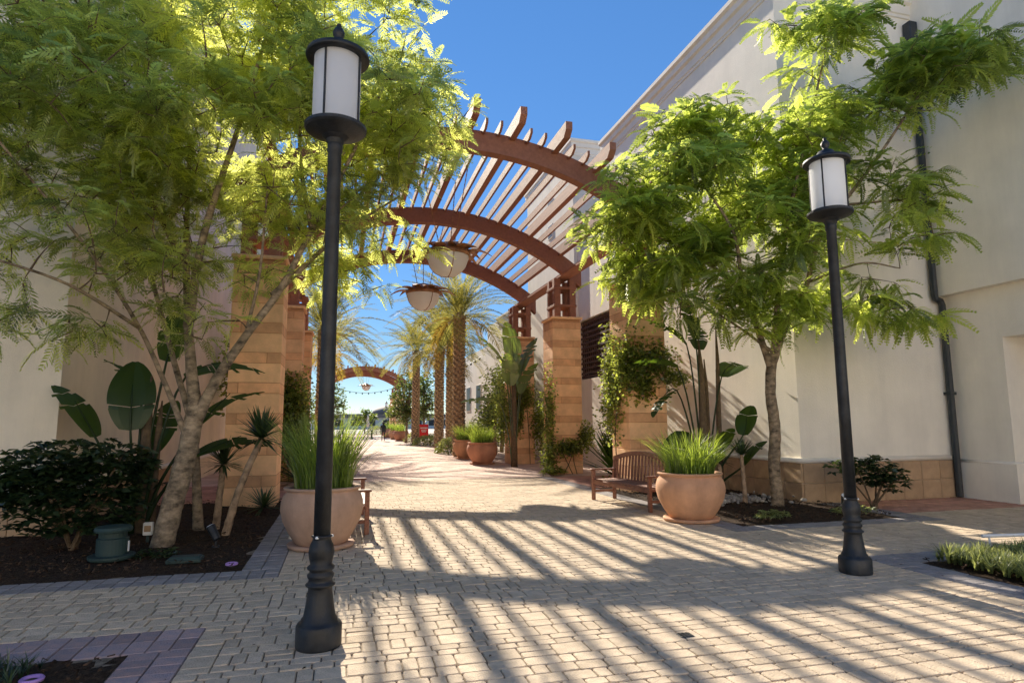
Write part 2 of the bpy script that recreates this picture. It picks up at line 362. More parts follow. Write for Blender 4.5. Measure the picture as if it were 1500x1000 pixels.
def paver(c, near):
    x0, x1, y0, y1, m = c; rr = random.random
    gp = 0.0034
    if near:
        x0 += gp+rr()*0.003; x1 -= gp+rr()*0.003; y0 += gp+rr()*0.003; y1 -= gp+rr()*0.003
    else: x0 += gp; x1 -= gp; y0 += gp; y1 -= gp
    b = MB(); z = random.uniform(-0.003, 0.002); tx, ty = random.uniform(-.012, .012), random.uniform(-.012, .012)
    cx, cy = (x0+x1)/2, (y0+y1)/2; H = lambda x, y: z+tx*(x-cx)+ty*(y-cy)
    def ring(e, dz, r):
        a0, a1, b0, b1 = x0+e, x1-e, y0+e, y1-e; P = []
        for (x, y, sx, sy) in ((a0,b0,1,1),(a1,b0,-1,1),(a1,b1,-1,-1),(a0,b1,1,-1)):
            q = [(x, y+sy*r), (x+sx*r*0.3, y+sy*r*0.3), (x+sx*r, y)]
            if sx*sy < 0: q = q[::-1]
            P += [(u, v, H(u, v)+dz) for u, v in q]
        return P
    if near:
        rad = min(0.015, 0.14*(x1-x0)) * (0.5+1.0*rr()) if m == 'paver' else 0.006
        A, B = ring(0.0, -0.006, rad), ring(0.005, 0.0, rad*0.9); C = [(x, y, -0.03) for x, y, _ in A]; n = 12
        return A+B+C, [tuple(range(n, 2*n))]+[(i, (i+1) % n, n+(i+1) % n, n+i) for i in range(n)]+[(2*n+i, 2*n+(i+1) % n, (i+1) % n, i) for i in range(n)]
    e = 0.004
    A = [(x0,y0,H(x0,y0)-.005),(x1,y0,H(x1,y0)-.005),(x1,y1,H(x1,y1)-.005),(x0,y1,H(x0,y1)-.005)]
    B = [(x0+e,y0+e,H(x0,y0)),(x1-e,y0+e,H(x1,y0)),(x1-e,y1-e,H(x1,y1)),(x0+e,y1-e,H(x0,y1))]
    C = [(x, y, -0.03) for x, y, _ in A]; n = 4
    return A+B+C, [(4,5,6,7)]+[(i,(i+1)%4,4+(i+1)%4,4+i) for i in range(4)]+[(8+i,8+(i+1)%4,(i+1)%4,i) for i in range(4)]
ranked = []
for c in cells:
    p = project((c[0]+c[1])/2, (c[2]+c[3])/2, 0)
    vis = p is not None and -10 < p[0] < 1510 and 600 < p[1] < 1012
    ranked.append(((-(c[1]-c[0])*(c[3]-c[2])/p[2]**3) if vis else 1.0, c))
ranked.sort(key=lambda t: t[0])
joined = {}
for i, (k, c) in enumerate(ranked):
    near = c[3] < 13
    V, Fs = paver(c, near); tn = min(1, max(0, random.gauss(0.5, 0.24)))
    if i < 300 and k < 0:
        b = MB(); b.cur = tn; cx, cy = (c[0]+c[1])/2, (c[2]+c[3])/2
        b.add([(x-cx, y-cy, z) for x, y, z in V], Fs)
        o = b.build('paver', c[4], paving, tint=True); o.location = (cx, cy, 0)
    else:
        b = joined.setdefault(c[4], MB()); b.cur = tn; b.add(V, Fs)
for m, b in joined.items(): stuff(b.build({'paver': 'cream_pavers', 'rose': 'rose_pavers', 'slate': 'grey_pavers', 'redtile': 'red_tiles', 'pinktile': 'pink_tiles'}[m], m, paving, tint=True))

# ------------------------------------------------------------------ planting beds
def bed(name, x0, x1, y0, y1, mound=0.05, chips=1500, seed=1):
    rr = random.Random(seed); nx = max(2, int((x1-x0)/0.15)); ny = max(2, int((y1-y0)/0.15)); b = MB(); V = []; Fs = []
    hz = lambda u, v: -0.012+mound*min(1, 6*min(u, 1-u, v, 1-v)*1.0)+rr.uniform(-.012, .012)
    for j in range(ny+1):
        for i in range(nx+1):
            u, v = i/nx, j/ny; V.append((x0+u*(x1-x0), y0+v*(y1-y0), hz(u, v)))
    for j in range(ny):
        for i in range(nx): Fs.append((j*(nx+1)+i, j*(nx+1)+i+1, (j+1)*(nx+1)+i+1, (j+1)*(nx+1)+i))
    b.add(V, Fs); o = struct(b.build(name, 'soil'))
    N = chips; r = np.random.default_rng(seed)
    pos = np.stack([r.uniform(x0+.02, x1-.02, N), r.uniform(y0+.02, y1-.02, N), np.full(N, mound*0.8)+r.uniform(0, .02, N)], 1)
    d = r.normal(size=(N, 3)); d[:, 2] *= 0.35
    mt = frames(d, roll=r.uniform(-.6, .6, N))*r.uniform(.35, .9, (N, 1, 1))
    tv = [(-.012,-.035,0),(.012,-.03,.004),(.009,.035,0),(-.01,.03,.006),(-.012,-.035,-.005),(.012,-.03,-.005),(.009,.035,-.005),(-.01,.03,-.005)]
    tf = [(0,1,2,3),(0,4,5,1),(1,5,6,2),(2,6,7,3),(3,7,4,0)]
    stuff(link('mulch_chips', scatter('chips', tv, tf, mt, pos, r.uniform(0, 1, N)), 'chip', o))
    return o
bed('planting_bed_left', -8.0, -1.05, 7.88, 14.6, 0.06, 5000, 3)
bed('planting_bed_right', 6.20, 9.40, 8.88, 15.0, 0.06, 2500, 4)
bed('planting_bed_near_left', -8.0, -1.44, 2.0, 5.33, 0.02, 1500, 5)
bed('planting_bed_near_right', 6.60, 14.0, 2.0, 6.10, 0.05, 2200, 6)

# ------------------------------------------------------------------ buildings
def tiles(parent, ax, fixed, a0, a1, z0, z1, n, rows, sgn, m='plinth'):
    """proud plinth tiles on a plane; ax 'x' = wall runs along X at y=fixed facing -Y (sgn -1); ax 'y' = runs along Y at x=fixed"""
    wd = (a1-a0)/n; h = (z1-z0)/rows; b = MB()
    if ax == 'x': b.box(-wd/2+.004, wd/2-.004, -.03, .02, -h/2+.004, h/2-.004, .006)
    else: b.box(-.03, .03, -wd/2+.004, wd/2-.004, -h/2+.004, h/2-.004, .006)
    me = b.mesh('tile'); me.materials.append(M[m])
    for r in range(rows):
        for i in range(n):
            o = link('tile', me, None, parent); c = a0+(i+.5)*wd
            o.location = (c, fixed, z0+(r+.5)*h) if ax == 'x' else (fixed, c, z0+(r+.5)*h)
def ledge(parent, pts, name='ledge', m='trim', r=0.055):
    prof = [(r*math.cos(a)*0.9, r*math.sin(a)) for a in np.linspace(0, 2*math.pi, 9)[:-1]]
    b = MB(); b.sweep(pts, prof); b.build(name, m, parent, smooth=True)
def cornice(parent, pts, m='trim'):
    b = MB(); b.sweep(pts, [(-.02,-.62),(.03,-.62),(.03,-.54),(.06,-.52),(.06,-.30),(.13,-.26),(.13,-.10),(.21,-.05),(.21,.06),(-.02,.06)])
    b.build('cornice', m, parent)
# right building: corner (9.0,10.85)
RB = thing('building', 'tall cream stucco building right of the walkway behind the lamp post', 'building', (0, 0, 0))
MB().box(9.0, 16.0, 10.85, 20.0, -0.05, 11.6).build('wall', 'stucco', RB)
cornice(RB, [(9.0, 20.2, 11.75), (9.0, 10.85, 11.75), (12.8, 10.85, 11.75)])
tiles(RB, 'x', 10.84, 9.0, 12.98, 0.0, 0.80, 8, 2, -1); tiles(RB, 'y', 8.985, 10.83, 19.9, 0.0, 0.80, 18, 2, -1)
ledge(RB, [(8.965, 20.0, 0.85), (8.965, 10.815, 0.85), (12.8, 10.815, 0.85)])
MB().box(9.0-.003, 12.7, 10.847, 10.9, 5.55, 5.565).build('control_joint', 'mortar', RB)
WB = thing('building_wing', 'cream stucco wing with overhanging upper floor and recessed opening at right edge', 'building', (0, 0, 0))
b = MB(); b.box(13.04, 20, 9.62, 10.846, 0.78, 4.4); b.box(13.04, 20, 2.0, 9.62, 3.34, 4.4); b.box(13.8, 20, 2.0, 9.62, 0.78, 3.34); b.build('lower_wall', 'stucco', WB)
b = MB(); b.box(12.99, 20, 9.57, 10.843, -0.05, 0.78); b.box(13.75, 20, 2.0, 9.57, -0.05, 0.78); b.build('base_course', 'stucco', WB)
ledge(WB, [(13.01, 10.84, 0.78), (13.01, 9.59, 0.78), (13.77, 9.59, 0.78), (13.77, 2, 0.78)], r=0.035)
MB().box(12.80, 20, 2.0, 10.84, 4.4, 12.6).build('upper_wall', 'stucco', WB)
DS = thing('downspout', 'dark metal rain downspout in the corner of the cream walls', 'downspout', (0, 0, 0))
MB().tube([(12.69, 10.74, 10.6), (12.69, 10.74, 4.42), (12.71, 10.74, 4.33), (12.84, 10.74, 4.29), (12.88, 10.74, 4.2), (12.88, 10.74, 0.02)], 0.07, 8).build('pipe', 'spout', DS)
MB().box(12.56, 12.79, 10.62, 10.835, 10.5, 10.95, .02).build('hopper', 'spout', DS)
for z in (2.2, 6.5, 8.8): MB().box(12.61 if z > 4.5 else 12.80, 12.77 if z > 4.5 else 12.96, 10.66, 10.835, z, z+.06).build('bracket', 'spout', DS)
# left building: corner (-4.1,10.85)
LB = thing('building', 'shaded stucco building behind the left tree and dark shrub', 'building', (0, 0, 0))
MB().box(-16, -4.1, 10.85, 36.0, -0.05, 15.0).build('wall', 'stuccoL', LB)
cornice(LB, [(-16, 10.85, 15.1), (-4.1, 10.85, 15.1), (-4.1, 36.2, 15.1)])
tiles(LB, 'x', 10.84, -8.6, -4.1, 0.0, 0.60, 9, 1, -1); tiles(LB, 'y', -4.085, 10.83, 17.8, 0.0, 0.60, 14, 1, -1)
ledge(LB, [(-16, 10.815, 0.64), (-4.065, 10.815, 0.64), (-4.065, 36.0, 0.64)])
# tower behind, right
def windows(parent, specs):
    for (x, y, z, wd, h) in specs:     # window in a wall facing -X
        f = MB().box(x-.03, x+.02, y-wd/2-.06, y+wd/2+.06, z-.06, z+h+.06, .01).build('window', 'trim', parent)
        MB().box(x-.036, x-.03, y-wd/2, y+wd/2, z, z+h).build('pane', 'darkwin', f)
TB = thing('building', 'pale tower block with two small windows seen through the pergola rafters', 'building', (0, 0, 0))
MB().box(9.0, 17, 23.4, 30.0, -0.05, 13.2).build('wall', 'stucco2', TB)
cornice(TB, [(17, 30.0, 13.35), (9.0, 30.0, 13.35), (9.0, 23.4, 13.35), (17, 23.4, 13.35)])
windows(TB, [(8.99, 26.3, 11.2, .5, .55), (8.99, 26.3, 10.0, .5, .55), (8.99, 26.3, 5.6, .5, .9)])
MB().box(9.0-.008, 9.0, 23.5, 29.9, 9.1, 9.12).build('control_joint', 'mortar', TB)
# passage between with dark lattice screen
SCn = thing('lattice_screen', 'dark metal lattice screen in the gap behind the front stone column', 'screen', (0, 0, 0))
MB().box(9.25, 9.32, 20.0, 23.4, 3.35, 3.45).build('frame_rail', 'brickdark', SCn); MB().box(9.25, 9.32, 20.0, 23.4, 5.5, 5.6).build('frame_rail', 'brickdark', SCn)
for i in range(17): MB().box(9.27, 9.30, 20.05+i*.2, 20.13+i*.2, 3.45, 5.5).build('slat', 'brickdark', SCn)
for i in range(10): MB().box(9.235, 9.266, 20.0, 23.4, 3.5+i*.2, 3.58+i*.2).build('slat', 'brickdark', SCn)
MB().box(9.6, 9.9, 20.0, 23.4, 3.3, 5.65).build('backing', 'brickdark', SCn)
LK = thing('link_wall', 'pale wall joining the two right buildings around the dark lattice screen', 'wall', (0, 0, 0)); MB().box(9.15, 9.95, 20.0, 23.4, -0.05, 3.3).build('lower_wall', 'stucco', LK); MB().box(9.15, 9.95, 20.0, 23.4, 5.65, 9.5).build('upper_wall', 'stucco', LK)
# low building farther right
FB = thing('building', 'low cream shop building with arched doorway beyond the palm trees', 'building', (0, 0, 0))
b = MB(); b.box(10.2, 22, 36.0, 41.0, -.05, 8.6); b.box(10.2, 22, 44.5, 62.0, -.05, 7.2); b.box(10.2, 22, 41.0, 44.5, 3.6, 8.6); b.build('wall', 'stucco2', FB)
cornice(FB, [(10.2, 41.1, 8.65), (10.2, 36.0, 8.65), (22, 36.0, 8.65)]); 
MB().box(11.2, 11.3, 41.0, 44.5, -.05, 3.6).build('shopfront', 'darkwin', FB)
windows(FB, [(10.19, 47.5, 2.6, 1.6, 1.9), (10.19, 51.5, 2.6, 1.6, 1.9), (10.19, 56, 2.6, 1.6, 1.9), (10.19, 38.5, 6.0, .8, 1.0)])
GB = thing('building', 'low shaded shop building far along the left side', 'building', (0, 0, 0))
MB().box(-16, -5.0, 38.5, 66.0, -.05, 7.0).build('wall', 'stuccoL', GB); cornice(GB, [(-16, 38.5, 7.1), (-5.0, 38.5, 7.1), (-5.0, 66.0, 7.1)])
for i in range(4): 
    f = MB().box(-5.03, -4.97, 40+i*6.5, 43+i*6.5, .6, 3.4).build('window', 'trim', GB); MB().box(-4.97, -4.96, 40.1+i*6.5, 42.9+i*6.5, .7, 3.3).build('pane', 'darkwin', f)

# added building behind the camera, never in view; bounces warm sun onto shaded faces
BOUNCE_B = thing('building', 'added cream building out of view behind the camera, bouncing warm light', 'building', (0, 0, 0))
MB().box(-20, 26, -24.0, -15.0, -.05, 9.5).build('wall', 'stucco', BOUNCE_B); cornice(BOUNCE_B, [(26, -15.0, 9.6), (-20, -15.0, 9.6)])
for i in range(7):
    f = MB().box(-17+i*6.2, -14.2+i*6.2, -15.02, -14.95, .5, 3.3).build('window', 'trim', BOUNCE_B); MB().box(-16.9+i*6.2, -14.3+i*6.2, -14.949, -14.94, .6, 3.2).build('pane', 'darkwin', f)

# ------------------------------------------------------------------ stone columns
def column(x0, y0, H, label, lampposts=False, wx=1.0, wy=1.0, seed=0, name='stone_column'):
    rr = random.Random(seed); T = thing(name, label, 'column', (x0+wx/2, y0+wy/2, 0), 0, 'stone columns of the pergola')
    hx, hy = wx/2, wy/2
    MB().box(-hx+.012, hx-.012, -hy+.012, hy-.012, -0.03, H-.1).build('core', 'mortar', T)
    z = 0.0; tall = True; j = .005
    while z < H-.18:
        h = 0.40 if tall else 0.215
        if z+h > H-.15: h = H-.09-z
        def blk(a0, a1, b0, b1):
            o = MB().box(a0+j, a1-j, b0+j, b1-j, z+j, z+h-j, .008).build('stone_block', 'stone' if tall else 'stone2', T); return o
        if tall: blk(-hx, hx, -hy, hy)
        else:
            s = rr.choice((-.22, .22, .3, -.3))*wx; t = rr.choice((-.2, .2))*wy
            blk(-hx, s, -hy, t); blk(s, hx, -hy, t); blk(-hx, -s, t, hy); blk(-s, hx, t, hy)
        z += h; tall = not tall
    MB().box(-hx-.045, hx+.045, -hy-.045, hy+.045, H-.085, H, .02).build('cap', 'stone', T)
    return T
YA = (14.0, 19.7, 24.9)
column(-2.23, 13.5, 5.1, 'stone column on the left nearest the camera, behind the two spiky yuccas', seed=1)
column(6.50, 13.5, 5.1, 'stone column on the right nearest the camera, behind the wooden bench', seed=2)
column(-2.18, 19.2, 5.1, 'middle stone column of the left row, wrapped in dark vine', seed=3)
column(6.58, 19.2, 5.1, 'fully visible sunlit stone column in the middle of the right row', seed=4)
column(-2.18, 24.4, 5.1, 'farthest stone column of the left row', seed=5)
column(6.50, 24.2, 5.1, 'farthest stone column of the right row, beside the banana leaves', seed=6)

# ------------------------------------------------------------------ pergola
RL, ZC = 7.8, 8.07
def arch_z(x, off=0.0):
    R = RL+off; return ZC-RL+math.sqrt(R*R-(x-X0)**2)
def pergola(label, ys, dy=0.0, lite=False):
    P = thing('pergola', label, 'pergola', (X0, ys[0]+dy, 0)); ox, oy = X0, ys[0]+dy
    L = lambda x, y, z: (x-ox, y-oy, z)
    for y in ys:
        b = MB(); n = 40; V = []; Fs = []
        for i in range(n+1):
            x = X0-5.1+10.2*i/n
            zl, zu = arch_z(x), arch_z(x, .5)
            for (yy, zz) in ((-.14, zl), (.14, zl), (.14, zu), (-.14, zu)): V.append(L(x, y+dy+yy, zz))
        for i in range(n):
            for k in range(4): k2 = (k+1) % 4; Fs.append((i*4+k, i*4+k2, (i+1)*4+k2, (i+1)*4+k))
        Fs += [(3,2,1,0), (n*4, n*4+1, n*4+2, n*4+3)]
        b.add(V, Fs); b.build('arch_beam', 'timber', P)
    ya, yb = ys[0]+dy, ys[-1]+dy
    def rafter(x, wd, h, ov, name):
        z0 = arch_z(x, .5)-.09; y0, y1 = ya-ov, yb+ov*.9; z1 = z0+h; a = wd/2
        sec = [(y0, z0+h*.45), (y0+.16, z0), (y1-.16, z0), (y1, z0+h*.45), (y1, z1), (y0, z1)]
        b = MB(); V = [L(x-a, y, z) for y, z in sec]+[L(x+a, y, z) for y, z in sec]
        b.add(V, [tuple(range(6)), tuple(range(11, 5, -1))]+[(i, 6+i, 6+(i+1) % 6, (i+1) % 6) for i in range(6)])
        b.build(name, 'timber', P)
    for k in range(-4, 5):
        rafter(X0+.03+k*1.08, .16, .33, 1.2, 'rafter')
        if k < 4:
            for q in (1, 2): rafter(X0+.03+(k+q/3)*1.08, .06, .2, .6, 'lath')
    for s in (-1, 1):
        x = X0+s*4.38
        b = MB(); b.box(*(lambda a, c: (a[0], c[0], a[1], c[1], a[2], c[2]))(L(x-.22, ya-.9, 6.42), L(x+.22, yb+.9, 6.50))); b.build('edge_board', 'timber', P)
        for y in ys:
            xc = X0+s*4.42; yc = y+dy
            for sx in (-1, 1):
                for sy in (-1, 1):
                    b = MB(); c = L(xc+sx*.27, yc+sy*.27, 0); b.box(c[0]-.11, c[0]+.11, c[1]-.11, c[1]+.11, 5.1, 6.415, .01); b.build('post', 'timber', P)
            for z in (5.45, 6.05):
                b = MB(); c = L(xc, yc, 0); b.box(c[0]-.4, c[0]+.4, c[1]-.4, c[1]+.4, z, z+.09, .01); b.build('post_band', 'timber', P)
    return P
pergola('reddish brown timber pergola with arched beams and rafters across the walkway', YA)
pergola('second timber pergola far down the walkway beyond the palms', YA, 65.0)
for (xx, yy, lb) in ((-2.2, 78.5, 'stone column far away, left front corner of the second pergola'), (6.5, 78.5, 'stone column far away, right front corner of the second pergola'),
                     (-2.2, 84.2, 'stone column far away, left middle of the second pergola'), (6.5, 84.2, 'stone column far away, right middle of the second pergola'),
                     (-2.2, 89.4, 'stone column far away, left back corner of the second pergola'), (6.5, 89.4, 'stone column far away, right back corner of the second pergola')):
    column(xx, yy, 5.1, lb, seed=int(yy))

# ------------------------------------------------------------------ hanging lanterns
def lantern(loc, label, full=True):
    T = thing('hanging_lantern', label, 'lantern', loc, random.uniform(0, 1), 'bowl lanterns hanging under the pergolas')
    prof = [(0.02, -.42), (.18, -.40), (.36, -.30), (.49, -.13), (.56, .08), (.57, .16)]
    MB().lathe(prof, 40, cap0=True, cap1=False).build('glass_bowl', 'alab', T, smooth=True)
    b = MB(); b.lathe([(.575,.15),(.61,.15),(.62,.22),(.59,.27),(.40,.42),(.18,.52),(.05,.55),(.05,.53),(.18,.50),(.39,.40),(.57,.25)], 40, cap0=False, cap1=False); b.build('crown_ring', 'copper', T, smooth=True)
    for k in range(3):
        a = k*2.094
        b = MB(); pts = [(r*math.cos(a)*1.015, r*math.sin(a)*1.015, z) for r, z in prof]; b.tube(pts, .012, 6); b.build('bowl_rib', 'copper', T)
    for k in range(14):
        a = k*2*math.pi/14+.1*(k % 2); L = (.72, .52)[k % 2]; b = MB(); V = []; Fs = []
        n = 7
        for i in range(n+1):
            t = i/n; r = .50+L*t; z = .30-.16*t*t+(.05 if k % 2 else .0)+.06*math.sin(t*3); wd = .125*(1-t)**.8*(1+.5*math.sin(t*3.1))+.004
            for s in (-1, 1):
                V.append((r*math.cos(a)-s*wd*math.sin(a), r*math.sin(a)+s*wd*math.cos(a), z)); V.append((r*math.cos(a)-s*wd*math.sin(a), r*math.sin(a)+s*wd*math.cos(a), z-.012))
        for i in range(n):
            o = i*4; Fs += [(o,o+2,o+6,o+4),(o+1,o+5,o+7,o+3),(o,o+4,o+5,o+1),(o+2,o+3,o+7,o+6)]
        Fs.append((n*4, n*4+2, n*4+3, n*4+1)); b.add(V, Fs); b.build('metal_leaf', 'copper', T)
    for k in range(3):
        a = k*2.094+.5; b = MB(); p0 = Vector((.25*math.cos(a), .25*math.sin(a), .48)); p1 = Vector((.75*math.cos(a), .75*math.sin(a), 2.55)); n = 34
        for i in range(n):
            c = p0.lerp(p1, (i+.5)/n); h = (p1-p0).length/n*.62; d = (p1-p0).normalized()
            b.tube([c-d*h, c+d*h], .014 if i % 2 else .009, 5)
        b.build('chain', 'copper', T)
lantern((2.66, 16.45, 5.98), 'bowl lantern with bronze leaves hanging nearest under the pergola')
lantern((2.64, 21.6, 5.95), 'second bowl lantern, hanging in front of the palm fronds')
lantern((3.0, 85.5, 6.3), 'tiny far bowl lantern against pale sky under the second pergola')

# ------------------------------------------------------------------ street lamps
LPROF = [(.165,0),(.168,.02),(.168,.19),(.155,.215),(.135,.225),(.132,.25),(.118,.27),(.105,.36),(.094,.46),(.088,.52),(.092,.535),(.108,.545),(.110,.56),(.092,.572),
         (.086,.60),(.098,.625),(.100,.645),(.084,.665),(.082,.68),(.100,.695),(.102,.715),(.080,.74),(.090,.80),(.096,.85),(.088,.91),(.070,.955),(.068,.985),(.078,.99),(.078,1.0),(.064,1.005)]
def street_lamp(loc, label, rz=0.3):
    T = thing('street_lamp', label, 'street lamp', loc, rz, 'black street lamps with white cylinder lanterns')
    sc = .80
    MB().lathe([(r, z*sc) for r, z in LPROF], 32).build('base', 'black', T, smooth=True)
    MB().lathe([(.064,.80),(.060,2.0),(.054,3.86),(.062,3.87),(.062,3.92),(.06,3.95)], 24).build('pole', 'black', T, smooth=True)
    MB().lathe([(.06,3.93),(.075,3.97),(.11,4.0),(.235,4.045),(.25,4.06),(.25,4.085),(.21,4.09),(.21,4.105),(.19,4.106)], 40).build('lamp_tray', 'black', T, smooth=False)
    MB().lathe([(.19,4.107),(.192,4.40),(.19,4.69)], 40, cap0=False, cap1=False).build('glass', 'frost', T, smooth=True)
    MB().lathe([(.20,4.685),(.255,4.68),(.262,4.70),(.255,4.725),(.20,4.75),(.125,4.775),(.11,4.80),(.085,4.835),(.04,4.86),(.028,4.875),(.045,4.90),(.05,4.93),(.035,4.965),(.015,4.975),(.022,4.99),(.018,5.005),(.004,5.015)], 40).build('cap', 'black', T, smooth=True)
    for k in range(4):
        a = k*math.pi/2; MB().tube([(.2*math.cos(a), .2*math.sin(a), 4.09), (.2*math.cos(a), .2*math.sin(a), 4.70)], .009, 6).build('rod', 'black', T)
    for k in range(3):
        a = k*2.1; MB().lathe([(.012,-.005),(.014,0),(.008,.012)], 8, (.074*math.cos(a), .074*math.sin(a), .79)).build('bolt', 'white', T)
street_lamp((-0.12, 5.13, 0), 'black street lamp at left, nearest the camera', -2.05)
street_lamp((5.49, 5.88, 0), 'black street lamp at right, in front of the bright green tree', -1.0)
for x, y, lb in ((7.6, 44, 'distant black street lamp beside the thickest palm trunk'), (8.2, 65, 'distant black street lamp above the red sign'),
                 (6.6, 99, 'tiny street lamp right of centre against the pale sky'), (0.2, 99, 'tiny street lamp left of centre against the pale sky')):
    street_lamp((x, y, 0), lb)

# ------------------------------------------------------------------ foliage templates
def fern_leaf(npairs=9, L=0.42, pin=0.10, wd=0.020, droop=0.35, seed=0):
    """bipinnate leaf: rachis along +Y drooping, paired narrow pinnae; quads"""
    rr = random.Random(seed); V = []; Q = []
    def cur(t): return Vector((0, L*t*(1-.12*t), -droop*L*t*t))
    prev = None
    for i in range(5):
        p = cur(i/4); w2 = .0035*(1-.6*i/4)
        V += [(-w2, p.y, p.z), (w2, p.y, p.z)]
        if i: k = len(V); Q.append((k-4, k-3, k-1, k-2))
    for i in range(npairs):
        t = .16+.84*(i+.5)/npairs; p = cur(t); ln = pin*math.sin(math.pi*(0.18+.74*t))**.8
        for s in (-1, 1):
            a = math.radians(58-22*t+rr.uniform(-6, 6)); d = Vector((s*math.sin(a), math.cos(a), -.25+rr.uniform(-.12, .12)))
            n = Vector((-s*math.cos(a), math.sin(a), 0)); l2 = ln*rr.uniform(.85, 1.1)
            q0 = p; q1 = p+d*l2*.45; q2 = p+d*l2-Vector((0, 0, .12*l2))
            k = len(V); V += [tuple(q0), tuple(q1+n*wd*.5), tuple(q2), tuple(q1-n*wd*.5)]; Q.append((k, k+1, k+2, k+3))
    return np.array([tuple(v) for v in V]), np.array(Q)

def grow_tree(name, label, limbs, ell, nclus, leaf, lm, leaves=9, seed=0, bark='bark', avoid=None, gap=0.16, nclump=60, csig=.26, lscale=(.75, 1.25)):
    rr = np.random.default_rng(seed); random.seed(seed)
    root = Vector(limbs[0][0][0]); T = thing(name, label, 'tree', root)
    tb = MB(); nodes = []
    for pts, r0, r1 in limbs:
        S = spline(pts, 7); n = len(S)
        tb.tube([p-root for p in S], [r0+(r1-r0)*(i/(n-1))**.8 for i in range(n)], 10, .06)
        nodes += [(p, r0+(r1-r0)*(i/(n-1))) for i, p in enumerate(S) if p.z > 1.6]
    tb.build('trunk', bark, T, smooth=True)
    # cluster points
    vols = np.array([e[1][0]*e[1][1]*e[1][2]*(e[2] if len(e) > 2 else 1) for e in ell]); prob = vols/vols.sum(); C = []
    CL = []
    for q in range(nclump):
        e = ell[rr.choice(len(ell), p=prob)]; d = rr.normal(size=3); d /= np.linalg.norm(d); CL.append(np.array(e[0])+d*rr.random()**(1/3.2)*np.array(e[1])*.93)
    tries = 0
    while len(C) < nclus and tries < nclus*60:
        tries += 1; p = CL[rr.integers(len(CL))]+rr.normal(0, 1, 3)*np.array([csig, csig, csig*.55])
        if avoid and avoid(p): continue
        if C and np.min(np.sum((np.array(C[-400:])-p)**2, 1)) < gap*gap: continue
        C.append(p)
    C = np.array(C)
    NP = np.array([tuple(n[0]) for n in nodes]); 
    dist = np.min(np.linalg.norm(C[:, None]-NP[None], axis=2), axis=1); order = np.argsort(dist)
    nodesP = [np.array(n[0]) for n in nodes]; tw = MB(); ends = []; base = np.array(root)
    arr = np.array(nodesP)
    for ci in order:
        p = C[ci]
        dd = np.linalg.norm(arr-p, axis=1)+0.55*np.maximum(0, arr[:, 2]-p[2]+.1); j = int(np.argmin(dd)); a = arr[j]; Lg = np.linalg.norm(p-a)
        if Lg < .05: continue
        mid = (a+p)/2+np.array([rr.normal()*.06, rr.normal()*.06, .10*Lg])*min(1, Lg)
        r = min(.034, .007+.013*Lg)
        n = 4 if Lg > .35 else 3; ts = np.linspace(0, 1, n)
        pts = [(1-t)**2*a+2*t*(1-t)*mid+t*t*p for t in ts]
        tw.tube([tuple(q-base) for q in pts], [r*(1-.75*t) for t in ts], 4)
        arr = np.vstack([arr, np.array(pts[1:])]); ends.append((p, pts[-1]-pts[-2]))
    stuff(tw.build('twigs', 'twig', T))
    P = np.array([e[0] for e in ends]); D = np.array([e[1] for e in ends]); D /= np.linalg.norm(D, axis=1, keepdims=True)+1e-9
    N = len(P)*leaves; idx = np.repeat(np.arange(len(P)), leaves)
    az = rr.uniform(0, 2*math.pi, N); el = rr.normal(.0, .36, N)
    d = np.stack([np.cos(az)*np.cos(el), np.sin(az)*np.cos(el), np.sin(el)], 1)+.5*D[idx]; d[:, 2] -= .06
    sc = rr.uniform(*lscale, N)[:, None, None]
    mt = frames(d, roll=rr.normal(0, .45, N))*sc
    tint = np.clip(rr.uniform(.1, .9, len(P))[idx]+rr.normal(0, .14, N), 0, 1)
    pos = P[idx]-D[idx]*rr.uniform(0, .14, N)[:, None]-base
    k = 3; parts = []
    tvs = [fern_leaf(seed=seed*10+i, **leaf) for i in range(k)]
    Vs = []; Qs = []; Ts = []; off = 0
    for i in range(k):
        s = np.arange(N) % k == i; tv, tf = tvs[i]
        V = np.einsum('nij,kj->nki', mt[s], tv)+pos[s][:, None, :]; Q = tf[None]+(np.arange(s.sum())*len(tv))[:, None, None]+off
        Vs.append(V.reshape(-1, 3)); Qs.append(Q.reshape(-1, 4)); Ts.append(np.repeat(tint[s], len(tf))); off += V.shape[0]*V.shape[1]
    stuff(link('crown', fastmesh('crown', np.vstack(Vs), np.vstack(Qs), np.concatenate(Ts)), lm, T))
    return T

